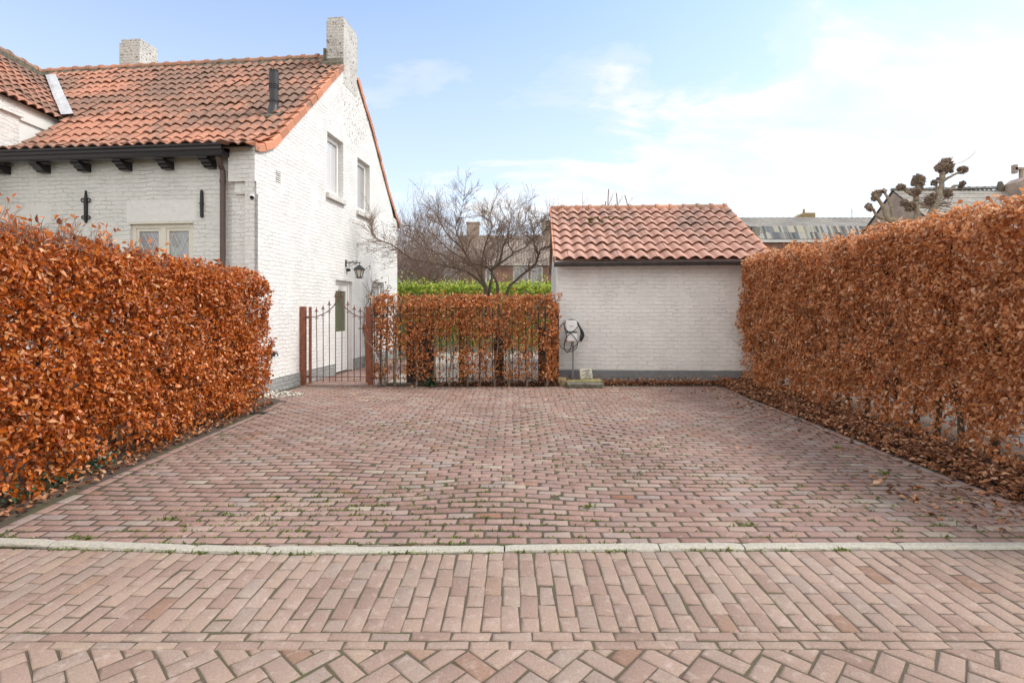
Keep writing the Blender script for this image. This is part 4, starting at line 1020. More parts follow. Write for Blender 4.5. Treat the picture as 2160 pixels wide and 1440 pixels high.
slab_u = stone('stone_slab', Vector((P(1231, 805, 10.80).x, 10.80, .075)), (.74, .30, .085), M['stone_mossy'], 'mossy yellow green stone slab carrying the pale carved stone', 'stone', .02, R(-2), .4, 5, .02)
stone('stone_block', Vector((P(1184, 800, 10.9).x, 10.9, .07)), (.17, .2, .17), M['stone_tan'], 'small tan stone block at the left foot of the shed wall', 'stone', .05, 0, .2, 6, .012)
# carved stone with engraved marks
def carved_mat():
    m, nt_, b_ = nm('carved_stone'); v = coord(nt_)
    n = noise(nt_, v, 20, 5, .65); c = ramp(nt_, n, [(.3, (.50, .47, .37)), (.7, (.68, .66, .57))])
    nt_.links.new(c, b_.inputs['Base Color']); b_.inputs['Roughness'].default_value = .9; bump(nt_, b_, n, .006); return m
cs = empty('carved_stone', Vector((P(1236, 789, 10.93).x, 10.93, .222)), 'pale square stone with rounded corners and dark incised marks leaning on the shed plinth', 'stone', 0)
cs.rotation_euler = (R(-8), R(-4), 0)
o = stone('stone_body', (0, 0, 0), (.262, .09, .225), carved_mat(), None, None, 0, 0, .10, 9, .035); o.parent = cs; o.location = (0, 0, 0)
mb = MB(); yv = -.0475
def stroke(pts, r=.0045):
    mb.tube([(x, yv, z) for x, z in pts], r, 5)
rr_ = random.Random(5)
stroke([(-.10, -.03), (-.05, -.015), (0, .01), (.06, .028)], .005)
for row, z0, xa, n_ in ((0, .075, -.07, 8), (1, .05, -.02, 6), (2, -.02, .0, 6), (3, -.055, -.04, 8), (4, -.085, -.05, 7)):
    for k in range(n_):
        x = xa + k * .020 + rr_.gauss(0, .002); z = z0 + rr_.gauss(0, .004) + k * .002
        if x > .115: continue
        t = rr_.choice((0, 1, 2, 3))
        if t == 0: stroke([(x, z - .011), (x + .003, z + .012)], .003)
        elif t == 1: stroke([(x - .006, z - .01), (x, z + .011), (x + .006, z - .01)], .003)
        elif t == 2: stroke([(x - .005, z + .01), (x - .005, z - .008), (x + .006, z - .008)], .003)
        else: stroke([(x - .006, z), (x, z + .009), (x + .006, z), (x, z - .009)], .003)
mb.build('incised_marks', M['timber'], cs)

# ================================================================== GATE
YG = 10.93
gate = empty('garden_gate', P(708, 811, YG), 'rust red wrought iron gate with arched spear topped bars beside the white gable', 'gate'); go = Vector(gate.location)
def G(x, y, dy=0): return P(620 + x / 6.2625, 600 + y / 6.2625, YG) + Vector((0, dy, 0)) - go
def gpost(xa, xb, ya, yb, dep, name, c=.012):
    a, b = G(xa, yb), G(xb, ya); mb = MB(); mb.bbox((a.x, -dep / 2, a.z), (b.x, dep / 2, b.z), c); return mb.build(name, M['rust'], gate)
gpost(86, 158, 290, 1335, .11, 'post'); gpost(983, 1040, 290, 1335, .10, 'post'); gpost(200, 232, 295, 1303, .05, 'stile', .006); gpost(950, 981, 290, 1295, .05, 'stile', .006)
mb = MB(); mb.tube([G(158, 1217), G(955, 1217)], .009, 6); mb.build('rail', M['rustbar'], gate)
for yy in (432, 1217):
    mb = MB(); mb.tube([G(150, yy), G(200, yy)], .010, 8); mb.tube([G(170, yy), G(192, yy)], .022, 10); mb.build('hinge', M['rustbar'], gate)
arch_l = [G(232, 432), G(285, 425), G(335, 410), G(385, 390), G(430, 365), G(470, 338), G(515, 295), G(550, 245), G(575, 190), G(588, 140), G(592, 70)]
arch_r = [G(592, 72), G(597, 140), G(612, 190), G(636, 235), G(672, 290), G(714, 340), G(755, 372), G(797, 398), G(840, 416), G(877, 424), G(950, 432)]
mb = MB(); mb.tube(smoothpath(arch_l, 3), .010, 6); mb.tube(smoothpath(arch_r, 3), .010, 6); mb.build('arch', M['rustbar'], gate)
tips = [290, 258, 200, 95, 97, 203, 263, 290]; xb = [307, 389, 470, 551, 633, 714, 796, 877]; xt = [297, 385, 466, 550, 636, 712, 796, 876]; ay = [423, 390, 340, 240, 235, 340, 398, 424]
def curl(c, r, sx): return [c + Vector((sx * r * (1 - .6 * k / 12) * math.sin(5.2 * k / 12), 0, -r * .2 - r * (1 - .6 * k / 12) * (1 - math.cos(5.2 * k / 12)) * .8)) for k in range(13)]
for k in range(8):
    a, b = G(xb[k], 1283), G(xt[k], tips[k] + 60); mb = MB(); mb.tube([a, b], .0088, 6); br_ = mb.build('bar', M['rustbar'], gate)
    t = G(xt[k], tips[k]); u = 1 / 6.2625 * YG / F * 10
    mb = MB(); mb.lathe([(.001, 0), (.013, -u * 3.6), (.021, -u * 4.6), (.008, -u * 5.6), (.012, -u * 6.2), (.018, -u * 6.8), (.009, -u * 7.4), (.008, -u * 9)][::-1], t, 8)
    for sx in (-1, 1): mb.tube([t + Vector((0, 0, -u * 5.6)), t + Vector((sx * .022, 0, -u * 5.9)), t + Vector((sx * .036, 0, -u * 7.2)), t + Vector((sx * .030, 0, -u * 7.6))], [.006, .009, .006, .003], 5)
    mb.build('spear_point', M['rustbar'], br_)
    c = G((xt[k] * .8 + xb[k] * .2), ay[k] + 8); mb = MB()
    for sx in (-1, 1): mb.tube(curl(c + Vector((sx * .008, 0, 0)), .030, sx), .0042, 5)
    mb.build('scroll', M['rustbar'], br_)
a, b = G(914, 640), G(970, 525); mb = MB(); mb.bbox((a.x, -.035, a.z), (b.x, .03, b.z), .005); lk = mb.build('lock_case', M['rust'], gate)
mb = MB(); mb.tube([G(932, 577, -.03), G(932, 577, -.08)], .012, 8); mb.tube([G(934, 577, -.078), G(866, 579, -.078)], .009, 8); mb.build('handle', M['iron'], lk)

# iron fence behind the low hedge
fen = empty('iron_fence', (-2.9, 10.66, 0), 'thin black iron bar fence standing inside the low see through hedge', 'fence')
mb = MB(); mb.tube([(0, 0, .17), (3.85, 0, .17)], .009, 6); mb.build('rail', M['iron'], fen)
mb = MB(); mb.tube([(0, 0, 1.46), (3.85, 0, 1.46)], .009, 6); mb.build('rail', M['iron'], fen)
proto = None
for k in range(28):
    if proto is None:
        mb = MB(); mb.tube([(0, 0, .05), (0, 0, 1.60)], .0095, 6); mb.lathe([(.008, 1.58), (.017, 1.62), (.001, 1.70)], (0, 0, 0), 6); o = proto = mb.build('bar', M['iron'], fen)
    else: o = proto.copy(); COL.objects.link(o); o.parent = fen
    o.location.x = .08 + k * .1345
# timber posts inside the hedge
def tpost(name, px0, px1, ytop, ybot, Y, dep, mat, label, cat='post'):
    a, b = P(px0, ybot, Y), P(px1, ytop, Y); mb = MB(); c = (a + b) / 2
    mb.bbox((a.x - c.x, -dep / 2, 0), (b.x - c.x, dep / 2, b.z - a.z), .012); o = mb.build(name, mat); o.location = (c.x, Y, a.z); tag(o, label, cat)
tpost('timber_post', 858, 915, 678, 806, 11.32, .09, M['timber'], 'very wide dark brown timber post behind the left part of the low hedge', 'post')
tpost('timber_post', 970.5, 979.5, 648, 807, 10.98, .10, M['timber_moss'], 'timber post green with moss at its foot in the middle of the low hedge')
tpost('timber_post', 1042, 1063, 690, 803, 11.25, .09, M['timber'], 'narrow dark timber board standing behind the right half of the low hedge', 'post')
tpost('timber_post', 1137, 1177, 690, 803, 11.3, .09, M['timber'], 'wide dark timber post at the right end of the low hedge against the shed corner', 'post')
tpost('fence_post', 1172, 1179, 660, 806, 11.1, .07, M['timber'], 'slim dark post at the end of the low hedge beside the charger')

# ================================================================== HEDGES
def hedge(name, label, origin, cat='hedge'): return empty(name, origin, label, cat)
def add_leaves(par, arrs, mat, nme='foliage'):
    Vs, Qs, o = [], [], 0
    for V, Q in arrs: Vs.append(V); Qs.append(Q + o); o += len(V)
    V = np.concatenate(Vs) - np.array(par.location); return npmesh(nme, V, np.concatenate(Qs), mat, par)
def stem(par, base, top, r0, r1, seed, mat, nme='stem', forks=2):
    """knobbly hedge stem with a few forks"""
    rr = random.Random(seed); mb = MB(); b, t = Vector(base), Vector(top); n = 7; pts = []
    for k in range(n): f = k / (n - 1); pts.append(b.lerp(t, f) + Vector((rr.gauss(0, .022), rr.gauss(0, .018), 0)) * (1 if 0 < k else 0))
    rad = [r0 * (1.35 if k == 0 else 1) * (1 - .55 * k / (n - 1)) + (r1 * k / (n - 1)) * .3 for k in range(n)]
    mb.tube(smoothpath(pts, 2), np.interp(np.linspace(0, n - 1, 2 * (n - 1) + 1), range(n), rad).tolist(), 7)
    for q in range(forks):
        k = rr.randint(2, n - 2); p = pts[k]; d = Vector((rr.gauss(0, .22), rr.gauss(0, .1), rr.uniform(.3, .6))); mb.tube(smoothpath([p, p + d * .4 + Vector((rr.gauss(0, .03), 0, 0)), p + d]), [rad[k] * .6] * 4 + [rad[k] * .4] * 4 + [rad[k] * .15], 5)
    mb2 = MB(); mb2.v = [tuple(Vector(v) - Vector(par.location)) for v in mb.v]; mb2.f = mb.f; mb2.mi = mb.mi
    return mb2.build(nme, mat, par, True)
def twigs(par, starts, dirs, lens, mat, seed, r=.004, nme='twigs', side=2, droop=0):
    rr = random.Random(seed); mb = MB(); ends = []; off = Vector(par.location)
    for s, d, L in zip(starts, dirs, lens):
        s = Vector(s); d = Vector(d).normalized(); pts = [s]; p = s.copy(); dd = d.copy()
        for k in range(4): dd = (dd + Vector((rr.gauss(0, .16), rr.gauss(0, .16), rr.gauss(0, .08) - droop))).normalized(); p = p + dd * L / 4; pts.append(p.copy())
        mb.tube([q - off for q in pts], [r, r * .85, r * .65, r * .5, r * .25], 4, False); ends.append((pts[-1], dd))
        for q in range(side):
            k = rr.randint(1, 3); e = (dd + Vector((rr.gauss(0, .5), rr.gauss(0, .5), rr.uniform(-.1, .5)))).normalized(); l2 = L * rr.uniform(.2, .45)
            a = pts[k]; m_ = a + e * l2 * .5 + Vector((rr.gauss(0, .01), rr.gauss(0, .01), rr.gauss(0, .01))); mb.tube([a - off, m_ - off, a + e * l2 - off], [r * .55, r * .45, r * .2], 4, False); ends.append((a + e * l2, e))
    o = mb.build(nme, mat, par); o['kind'] = 'stuff'; return o, ends

# ---- tall orange hedge, left
hl = hedge('beech_hedge', 'tall dense bright orange beech hedge along the left side of the driveway', (-4.45, 5.9, 0))
LX0, LX1, LY0, LY1, LZ0, LZ1 = -4.95, -3.97, 2.9, 8.62, .07, 2.17
zpl = lambda q: np.clip(.35 + (q[:, 2] - .05) * 2.2, 0, 1)
A1 = hedge_leaves(LX0, LX1, LY0, LY1, LZ0, LZ1, {'px': 1, 'top': .7, 'py': .8, 'nx': .25, 'ny': .3}, 4300, .042, 1.0, amp=.10, deep=.05, zprob=zpl, hole=.48)
A2 = hedge_leaves(LX0 + .1, LX1 - .10, LY0 + .1, LY1 - .1, LZ0, LZ1 - .1, {'px': 1, 'top': .5, 'py': .6}, 1500, .045, 2.0, amp=.10, deep=.10, zprob=zpl)
A3 = hedge_leaves(LX0 + .45, LX0 + .5, LY0 + .1, LY1 - .2, .25, LZ1 - .15, {'px': 1}, 1500, .055, 3.0, amp=.12, deep=.12)
rise = lambda y: .08 * np.clip((6.6 - y) / 2.4, 0, 1)
for A_ in (A1, A2, A3): A_[0][:, 2] += rise(A_[0][:, 1]) * np.clip(A_[0][:, 2] / 2.1, 0, 1)
arrs = [A1, A2, A3]
rr = random.Random(3); st, dr_, ln_ = [], [], []
for k in range(430):
    y = rr.uniform(3.3, 8.55); x = rr.uniform(-4.9, -4.02); near = max(0, (6.6 - y) / 3.2)
    st.append((x, y, 2.08 + float(rise(y)) + rr.gauss(0, .03))); dr_.append((rr.gauss(0, .3), rr.gauss(0, .3), 1)); ln_.append(rr.uniform(.08, .16) + .42 * near * rr.random() ** 1.6)
for k in range(230):
    y = rr.uniform(3.9, 6.3); st.append((rr.uniform(-4.8, -4.05), y, 2.08 + float(rise(y)))); dr_.append((rr.gauss(0, .28), rr.gauss(0, .28), 1)); ln_.append(rr.uniform(.12, .18) + .20 * rr.random() ** 2)
tw, ends = twigs(hl, st, dr_, ln_, M['twig_red'], 5, .0036, side=3)
ep = np.array([e[0] for e in ends]); ed = np.array([e[1] for e in ends]); sel = RNG.random(len(ep)) < .36; ep, ed = ep[sel], ed[sel]
arrs.append(leaf_arrays(ep, rnd(len(ep)) + np.array([0, 0, .3]), rnd(len(ep)) * .6 + ed, .055 * np.clip(RNG.normal(1, .2, len(ep)), .5, 1.4)))
# side twigs poking out of the face
st, dr_, ln_ = [], [], []
for k in range(260):
    y = rr.uniform(3.2, 8.6); st.append((-4.04 - abs(rr.gauss(0, .03)), y, rr.uniform(.3, 2.1))); dr_.append((1, rr.gauss(0, .4), rr.gauss(.3, .3))); ln_.append(rr.uniform(.06, .15))
for k in range(70): st.append((rr.uniform(-4.9, -4.05), 8.56, rr.uniform(.3, 2.1))); dr_.append((rr.gauss(.2, .3), 1, rr.gauss(.2, .3))); ln_.append(rr.uniform(.06, .18))
tw, ends = twigs(hl, st, dr_, ln_, M['twig_red'], 6, .003, side=1)
ep = np.array([e[0] for e in ends]); ed = np.array([e[1] for e in ends])
arrs.append(leaf_arrays(ep, rnd(len(ep)) + np.array([.4, 0, .3]), rnd(len(ep)) * .6 + ed, .052 * np.clip(RNG.normal(1, .2, len(ep)), .5, 1.4)))
add_leaves(hl, arrs, M['leaf_left'])
k = 0; y = 3.2
while y < 8.6: stem(hl, (-4.45 + random.gauss(0, .06), y, -.02), (-4.45 + random.gauss(0, .1), y + random.gauss(0, .08), 1.95), .03, .01, 50 + k, M['bark_dark']); y += random.uniform(.26, .42); k += 1

# ---- tall brown hedge, right
hr = hedge('beech_hedge', 'tall brown beech hedge along the right side with gaps and stems near the ground', (5.2, 7.5, 0))
RX0, RX1, RY0, RY1, RZ0, RZ1 = 4.78, 5.65, 3.4, 11.02, .12, 2.66
zpr = lambda q: np.clip(.85 + (q[:, 2] - .10) * 1.2 + .05 * (q[:, 1] - 6.5), 0.12, 1)
B1 = hedge_leaves(RX0, RX1, RY0, RY1, RZ0, RZ1, {'nx': 1, 'top': .55, 'py': .7, 'ny': .3, 'px': .22}, 4600, .042, 5.0, amp=.12, deep=.06, zprob=zpr, hole=.47, down=1.0)
B2 = hedge_leaves(RX0 + .12, RX1 - .1, RY0 + .1, RY1 - .1, .5, RZ1 - .1, {'nx': 1, 'top': .5, 'py': .5}, 1200, .048, 6.0, amp=.10, deep=.11, zprob=lambda q: np.clip((q[:, 2] - .55) * 1.2, 0, 1), down=1.0)
B3 = hedge_leaves(RX0 + .42, RX0 + .47, RY0 + .1, RY1 - .2, .25, RZ1 - .15, {'nx': 1}, 1900, .058, 4.0, amp=.12, deep=.12, zprob=lambda q: np.clip((q[:, 2] - .15) * 1.8 + .1, 0, 1))
arrs = [B1, B2, B3]; st, dr_, ln_ = [], [], []
for k in range(420):
    y = rr.uniform(4.3, 11.0); st.append((rr.uniform(4.85, 5.6), y, 2.55 + rr.gauss(0, .03))); dr_.append((rr.gauss(0, .35), rr.gauss(0, .35), 1)); ln_.append(rr.uniform(.08, .17) + .10 * rr.random() ** 3)
for k in range(340):
    y = rr.uniform(4.0, 11.0); st.append((4.84 + abs(rr.gauss(0, .03)), y, rr.uniform(.2, 2.55))); dr_.append((-1, rr.gauss(0, .4), rr.gauss(.1, .3))); ln_.append(rr.uniform(.06, .17))
for k in range(60): st.append((rr.uniform(4.85, 5.6), 10.95, rr.uniform(.3, 2.5))); dr_.append((rr.gauss(-.2, .3), 1, rr.gauss(.1, .3))); ln_.append(rr.uniform(.06, .2))
tw, ends = twigs(hr, st, dr_, ln_, M['twig_red'], 8, .0034, side=2)
ep = np.array([e[0] for e in ends]); ed = np.array([e[1] for e in ends]); sel = RNG.random(len(ep)) < .75; ep, ed = ep[sel], ed[sel]
arrs.append(leaf_arrays(ep, rnd(len(ep)) + np.array([-.4, 0, .3]), rnd(len(ep)) * .6 + ed, .055 * np.clip(RNG.normal(1, .2, len(ep)), .5, 1.4)))
add_leaves(hr, arrs, M['leaf_right'])
k = 0; y = 3.6
while y < 11.0:
    stem(hr, (5.12 + random.gauss(0, .05), y, -.02), (5.15 + random.gauss(0, .1), y + random.gauss(0, .1), 2.4), .032, .01, 150 + k, M['bark_dark'], forks=4); y += random.uniform(.26, .42); k += 1
st, dr_, ln_ = [], [], []
for k in range(420): st.append((5.1 + rr.gauss(0, .1), rr.uniform(3.8, 10.9), rr.uniform(.2, 1.5))); dr_.append((rr.gauss(-.5, .5), rr.gauss(0, .6), .7)); ln_.append(rr.uniform(.25, .6))
twigs(hr, st, dr_, ln_, M['twig'], 9, .005, side=2)

# ---- low see-through hedge in the middle
hm = hedge('beech_hedge', 'low see through rust coloured beech hedge between the gate and the shed', (-.9, 10.8, 0))
MX0, MX1, MY0, MY1, MZ0, MZ1 = -2.83, .93, 10.60, 11.02, .15, 1.83
zpm = lambda q: np.clip(.42 + .95 * np.clip((q[:, 2] - .95) / .75, 0, 1) + .12 * np.clip((q[:, 0] + 1.2) / 2, 0, 1) + .7 * (np.abs(q[:, 0] - .85) < .22) + .15 * (q[:, 2] > .55), 0, 1)
C1 = hedge_leaves(MX0, MX1, MY0, MY1, MZ0, MZ1, {'ny': .85, 'top': .9, 'px': .9, 'nx': .7, 'py': .35}, 2700, .047, 8.0, amp=.06, deep=.07, zprob=zpm, hole=.40)
arrs = [C1]; st, dr_, ln_ = [], [], []
for k in range(520): st.append((rr.uniform(-2.9, 1.0), rr.uniform(10.65, 11.0), rr.uniform(.25, 1.75))); dr_.append((rr.gauss(0, .7), rr.gauss(-.3, .4), rr.gauss(.4, .4))); ln_.append(rr.uniform(.12, .34))
for k in range(220): st.append((rr.uniform(-2.9, 1.0), rr.uniform(10.65, 10.98), 1.74)); dr_.append((rr.gauss(0, .35), rr.gauss(0, .3), 1)); ln_.append(rr.uniform(.06, .16))
tw, ends = twigs(hm, st, dr_, ln_, M['twig'], 11, .0036, side=2)
ep = np.array([e[0] for e in ends]); ed = np.array([e[1] for e in ends]); kp = RNG.random(len(ep)) < np.clip(.35 + .5 * (ep[:, 2] - .8), .25, .95); ep, ed = ep[kp], ed[kp]
arrs.append(leaf_arrays(ep, rnd(len(ep)) + np.array([0, -.4, .3]), rnd(len(ep)) * .6 + ed, .056 * np.clip(RNG.normal(1, .2, len(ep)), .5, 1.4)))
add_leaves(hm, arrs, M['leaf_mid'])
for k, (px, rr_, mat) in enumerate(((801, .036, 'bark'), (813, .024, 'bark'), (834, .028, 'bark'), (878, .020, 'bark'), (918, .024, 'bark'), (948, .022, 'bark'), (986, .018, 'bark'), (1012, .02, 'bark'), (1044, .018, 'bark'), (1074, .024, 'bark'), (1112, .026, 'bark'), (1154, .026, 'bark'))):
    b = P(px, 816 - (k % 3) * 3, 10.72); b.z = -.01; stem(hm, b, (b.x + random.gauss(0, .06), 10.78 + random.gauss(0, .05), 1.65), rr_, .01, 300 + k, M[mat], forks=3)

# ---- evergreen hedge further back
hg = hedge('evergreen_hedge', 'clipped bright green evergreen hedge behind the low beech hedge', (-1.5, 19.6, 0))
D1 = hedge_leaves(-5.6, 1.9, 19.2, 20.2, .2, 2.36, {'ny': 1, 'top': 1.3}, 560, .085, 12.0, amp=.07, deep=.06, down=-.3)
n = 2200; pp = np.stack([RNG.uniform(-5.6, 1.9, n), RNG.uniform(19.2, 20.2, n), 2.34 + RNG.exponential(.06, n) * (1 + fbm(np.stack([np.linspace(0, 1, n) * 0 + RNG.random(n), RNG.random(n), RNG.random(n)], 1), 1))], 1)
pp[:, 2] += .12 * np.clip(fbm(np.stack([pp[:, 0] * 1.6, pp[:, 1], pp[:, 0] * 0], 1), 2) - .45, 0, 1)
D2 = leaf_arrays(pp, rnd(n) + np.array([0, -.3, .2]), rnd(n) * .5 + np.array([0, 0, 1]), .085 * np.clip(RNG.normal(1, .25, n), .5, 1.5))
add_leaves(hg, [D1, D2], M['leaf_green'])
for k in range(14): stem(hg, (-5.3 + k * .53, 19.7, -.05), (-5.3 + k * .53, 19.7, 2.1), .03, .01, 400 + k, M['bark_dark'])

# ================================================================== BARE TREES AND SHRUBS
RMIN = .0029
def grow(mb, p, d, L, r, lev, rr, up=.25, tips=None, spread=.55, kids=(3, 5), seg=4, gn=.10):
    pts = [p.copy()]; dd = d.normalized(); q = p.copy()
    for k in range(seg):
        dd = (dd + Vector((rr.gauss(0, gn), rr.gauss(0, gn), rr.gauss(0, gn) + up * .12))).normalized(); q = q + dd * L / seg; pts.append(q.copy())
    rad = [max(RMIN, r * (1 - .72 * k / seg)) for k in range(seg + 1)]
    mb.tube(pts, rad, 5 if r > .012 else (4 if r > .006 else 3), False)
    if tips is not None: tips.append((q, dd))
    if lev <= 0: return
    for c in range(rr.randint(*kids)):
        k = rr.randint(1, seg); ax = Vector((rr.gauss(0, 1), rr.gauss(0, 1), rr.gauss(0, .8))); nd_ = (dd + (ax - dd * ax.dot(dd)).normalized() * spread * rr.uniform(.6, 1.5) + Vector((0, 0, up))).normalized()
        grow(mb, pts[k], nd_, L * rr.uniform(.45, .8), rad[k] * .62, lev - 1, rr, up, tips, spread, kids, seg, gn)

def tree_from(paths, name, label, base, Yd, r_scale, twig_len, rr, lev=3, kids=(2, 4), trunk_mat='bark_dark', twig_mat='twig', dense=3, buds=None, cat='tree'):
    t = empty(name, base, label, cat); bo = Vector(base); mb = MB(); tw = MB(); tips = []
    for pts, r0, r1 in paths:
        pp = [P(x, y, Yd + dy) for x, y, dy in pts]; sp_ = smoothpath(pp, 3); n = len(sp_); rad = [r0 + (r1 - r0) * (k / (n - 1)) ** .8 for k in range(n)]
        mb.tube([q - bo for q in sp_], rad, 8)
        for k in range(2, n):
            f = k / (n - 1)
            if f < .30: continue
            d = (sp_[k] - sp_[k - 1]).normalized()
            for c in range(dense if rr.random() < .8 else dense - 1):
                ax = Vector((rr.gauss(0, 1), rr.gauss(0, 1), rr.gauss(.2, .7))); nd_ = (d * .7 + (ax - d * ax.dot(d)).normalized() * .8).normalized()
                grow(tw, sp_[k] - bo, nd_, twig_len * rr.uniform(.5, 1.15), max(rad[k] * .42, .0085), lev - 1, rr, .10, tips, .55, kids, 4, .045)
    mb.build('trunk', M[trunk_mat], t, True); tw.build('crown', M[twig_mat], t)
    if buds:
        q = np.array([a for a, b in tips]); q = q[RNG.random(len(q)) < buds[2]]
        V, Q = leaf_arrays(q, rnd(len(q)), rnd(len(q)) + np.array([0, 0, -.3]), np.full(len(q), buds[1])); npmesh('buds', V, Q, M[buds[0]], t)
    return t
c5 = lambda L: [(760 + x * .2222, 380 + (y if y > 620 else 620 - (620 - y) * .74) * .2222, dy) for x, y, dy in L]
YT = 14.2
paths = [
 (c5([(1190, 1500, 0), (1190, 1075, 0), (1150, 980, .05), (1060, 900, .1), (960, 850, .1), (820, 815, .0), (620, 775, -.1), (480, 740, -.2), (390, 680, -.3), (280, 600, -.4), (150, 530, -.5), (100, 460, -.5)]), .055, .006),
 (c5([(1195, 1500, 0), (1195, 1070, .05), (1160, 950, .15), (1110, 860, .3), (1050, 780, .5), (960, 640, .6), (870, 540, .7), (790, 400, .8), (740, 280, .8), (690, 150, .9)]), .065, .005),
 (c5([(1205, 1500, 0), (1200, 1070, -.02), (1170, 960, -.05), (1150, 870, -.1), (1160, 740, -.3), (1190, 600, -.4), (1235, 450, -.5), (1250, 350, -.5), (1215, 230, -.5)]), .045, .005),
 (c5([(1310, 1500, 0), (1305, 1075, .0), (1290, 960, 0), (1235, 855, .05), (1180, 815, .1), (1070, 785, .3), (1000, 700, .2), (960, 580, .1), (905, 400, 0), (955, 210, -.1), (985, -10, -.1)]), .050, .004),
 (c5([(1235, 855, .05), (1310, 800, -.1), (1340, 700, -.2), (1360, 620, -.2), (1400, 500, -.3), (1420, 350, -.2), (1445, 180, -.2)]), .040, .005),
 (c5([(1310, 800, -.1), (1380, 750, -.3), (1450, 690, -.4), (1400, 580, -.5), (1470, 470, -.6), (1600, 250, -.6)]), .034, .005),
 (c5([(1385, 1500, 0), (1390, 1075, -.1), (1480, 950, -.2), (1560, 880, -.3), (1660, 800, -.4), (1690, 720, -.4), (1720, 650, -.5), (1830, 620, -.6), (1950, 580, -.7), (2040, 500, -.7)]), .045, .006),
 (c5([(1690, 720, -.4), (1655, 600, -.4), (1640, 450, -.4), (1680, 300, -.3)]), .024, .004),
 (c5([(1215, 1500, .2), (1225, 1060, .2), (1250, 930, .3), (1250, 860, .4), (1290, 780, .7), (1310, 640, .9), (1290, 480, 1.0), (1330, 330, 1.1)]), .055, .005),
 (c5([(820, 815, 0), (720, 700, .2), (620, 600, .3), (560, 480, .3), (500, 370, .4)]), .022, .004),
 (c5([(960, 850, .1), (800, 720, .4), (640, 660, .5), (520, 560, .5), (420, 480, .5)]), .024, .004),
 (c5([(1050, 780, .5), (900, 700, -.2), (780, 600, -.3), (700, 480, -.4), (640, 330, -.4)]), .022, .004),
 (c5([(1450, 690, -.4), (1560, 640, -.2), (1620, 560, -.1), (1720, 460, 0), (1760, 420, 0)]), .020, .004)]
tree_from(paths, 'bare_tree', 'spreading leafless tree with several mossy stems behind the low hedge', P(1035, 760, YT) * 1.0 - Vector((0, 0, P(1035, 760, YT).z)), YT, 1, .50, random.Random(21), lev=3, kids=(3, 4), dense=3, buds=('leaf_budy', .030, .4))
# climber on the gable
t = empty('climbing_shrub', hw((.12, 4.95, 0)), 'thin bare climbing rose with few dark leaves trained on the gable between door and window', 'shrub'); mb = MB(); tips = []; rr2 = random.Random(8); bo = Vector(t.location)
for dx, dy, d, L in ((0, 0, (.03, .0, 1), 2.2), (.04, .06, (.02, .05, 1), 2.0), (0, -.06, (.0, -.02, 1), 1.6)): 
    p = Vector((dx, dy, 0)); pts = [p]
    for k in range(8): p = p + Vector((d[0] + rr2.gauss(0, .05), d[1] + rr2.gauss(0, .06), 1)) * L / 8; pts.append(p.copy())
    mb.tube(pts, [.020 - .0014 * k for k in range(9)], 5)
    for k in range(3, 9):
        for c in range(3): grow(mb, pts[k], Vector((rr2.gauss(.1, .3), rr2.gauss(.35, .6), rr2.uniform(.1, .9))), rr2.uniform(.35, .85), .008, 1, rr2, .1, tips, .6, (1, 3))
mb.build('stem', M['twig'], t)
q = np.array([a for a, b in tips]); q = np.repeat(q, 2, 0) + rnd(2 * len(q)) * .03; sel = RNG.random(len(q)) < np.clip((q[:, 1] - 0) * .5 + .25, .1, .9); q = q[sel]
V, Q = leaf_arrays(q, rnd(len(q)), rnd(len(q)), np.full(len(q), .06)); npmesh('foliage', V, Q, M['leaf_dark'], t)

# brown bushes behind the evergreen hedge
def bush(px, Y, hgt, seed, label, n=34, mat='twig_red', wid=.5, group=None):
    b = P(px, 650, Y); b.z = 0; t = empty('bare_bush', b, label, 'bush', 0, group); mb = MB(); rr = random.Random(seed)
    for k in range(n):
        a = rr.uniform(0, 6.283); d = Vector((math.cos(a) * wid * rr.random(), math.sin(a) * wid * rr.random(), 1)); grow(mb, Vector((rr.gauss(0, .25), rr.gauss(0, .25), 0)), d, hgt * rr.uniform(.55, .85), .026, 3, rr, .12, None, .55, (4, 6), 4, .08)
    mb.build('branches', M[mat], t)
bush(860, 24, 4.1, 1, 'dense brown leafless bush nearest the white gable behind the green hedge'); bush(905, 25, 4.0, 2, 'dense brown leafless bush just left of the far brick house', 28); bush(950, 27, 3.7, 3, 'loose grey brown bush in front of the left end of the far brick house', 22, 'twig'); bush(1135, 24, 2.9, 4, 'low bare bush beside the left wall of the shed', 20, 'twig')
bush(880, 33, 5.2, 5, 'taller pale twiggy tree standing behind the brown bushes', 12, 'twig_red', .4)
b = P(1290, 650, 16.5); b.z = 0; t = empty('bare_shrub', b, 'thin bare shoots rising just above the shed ridge', 'shrub'); mb = MB(); rr2 = random.Random(4)
for px_, py_ in ((1284, 399), (1300, 407), (1318, 412), (1278, 425)):
    e = P(px_, py_, 16.5) - b; mb.tube(smoothpath([(0, 0, 0), (e.x * .6 + rr2.gauss(0, .05), 0, e.z * .6), (e.x * 1.25, 0, e.z * .88), e]), .016, 5)
    grow(mb, Vector((e.x, 0, e.z - .5)), Vector((.4, 0, 1)), .4, .01, 1, rr2)
mb.build('branches', M['twig'], t)

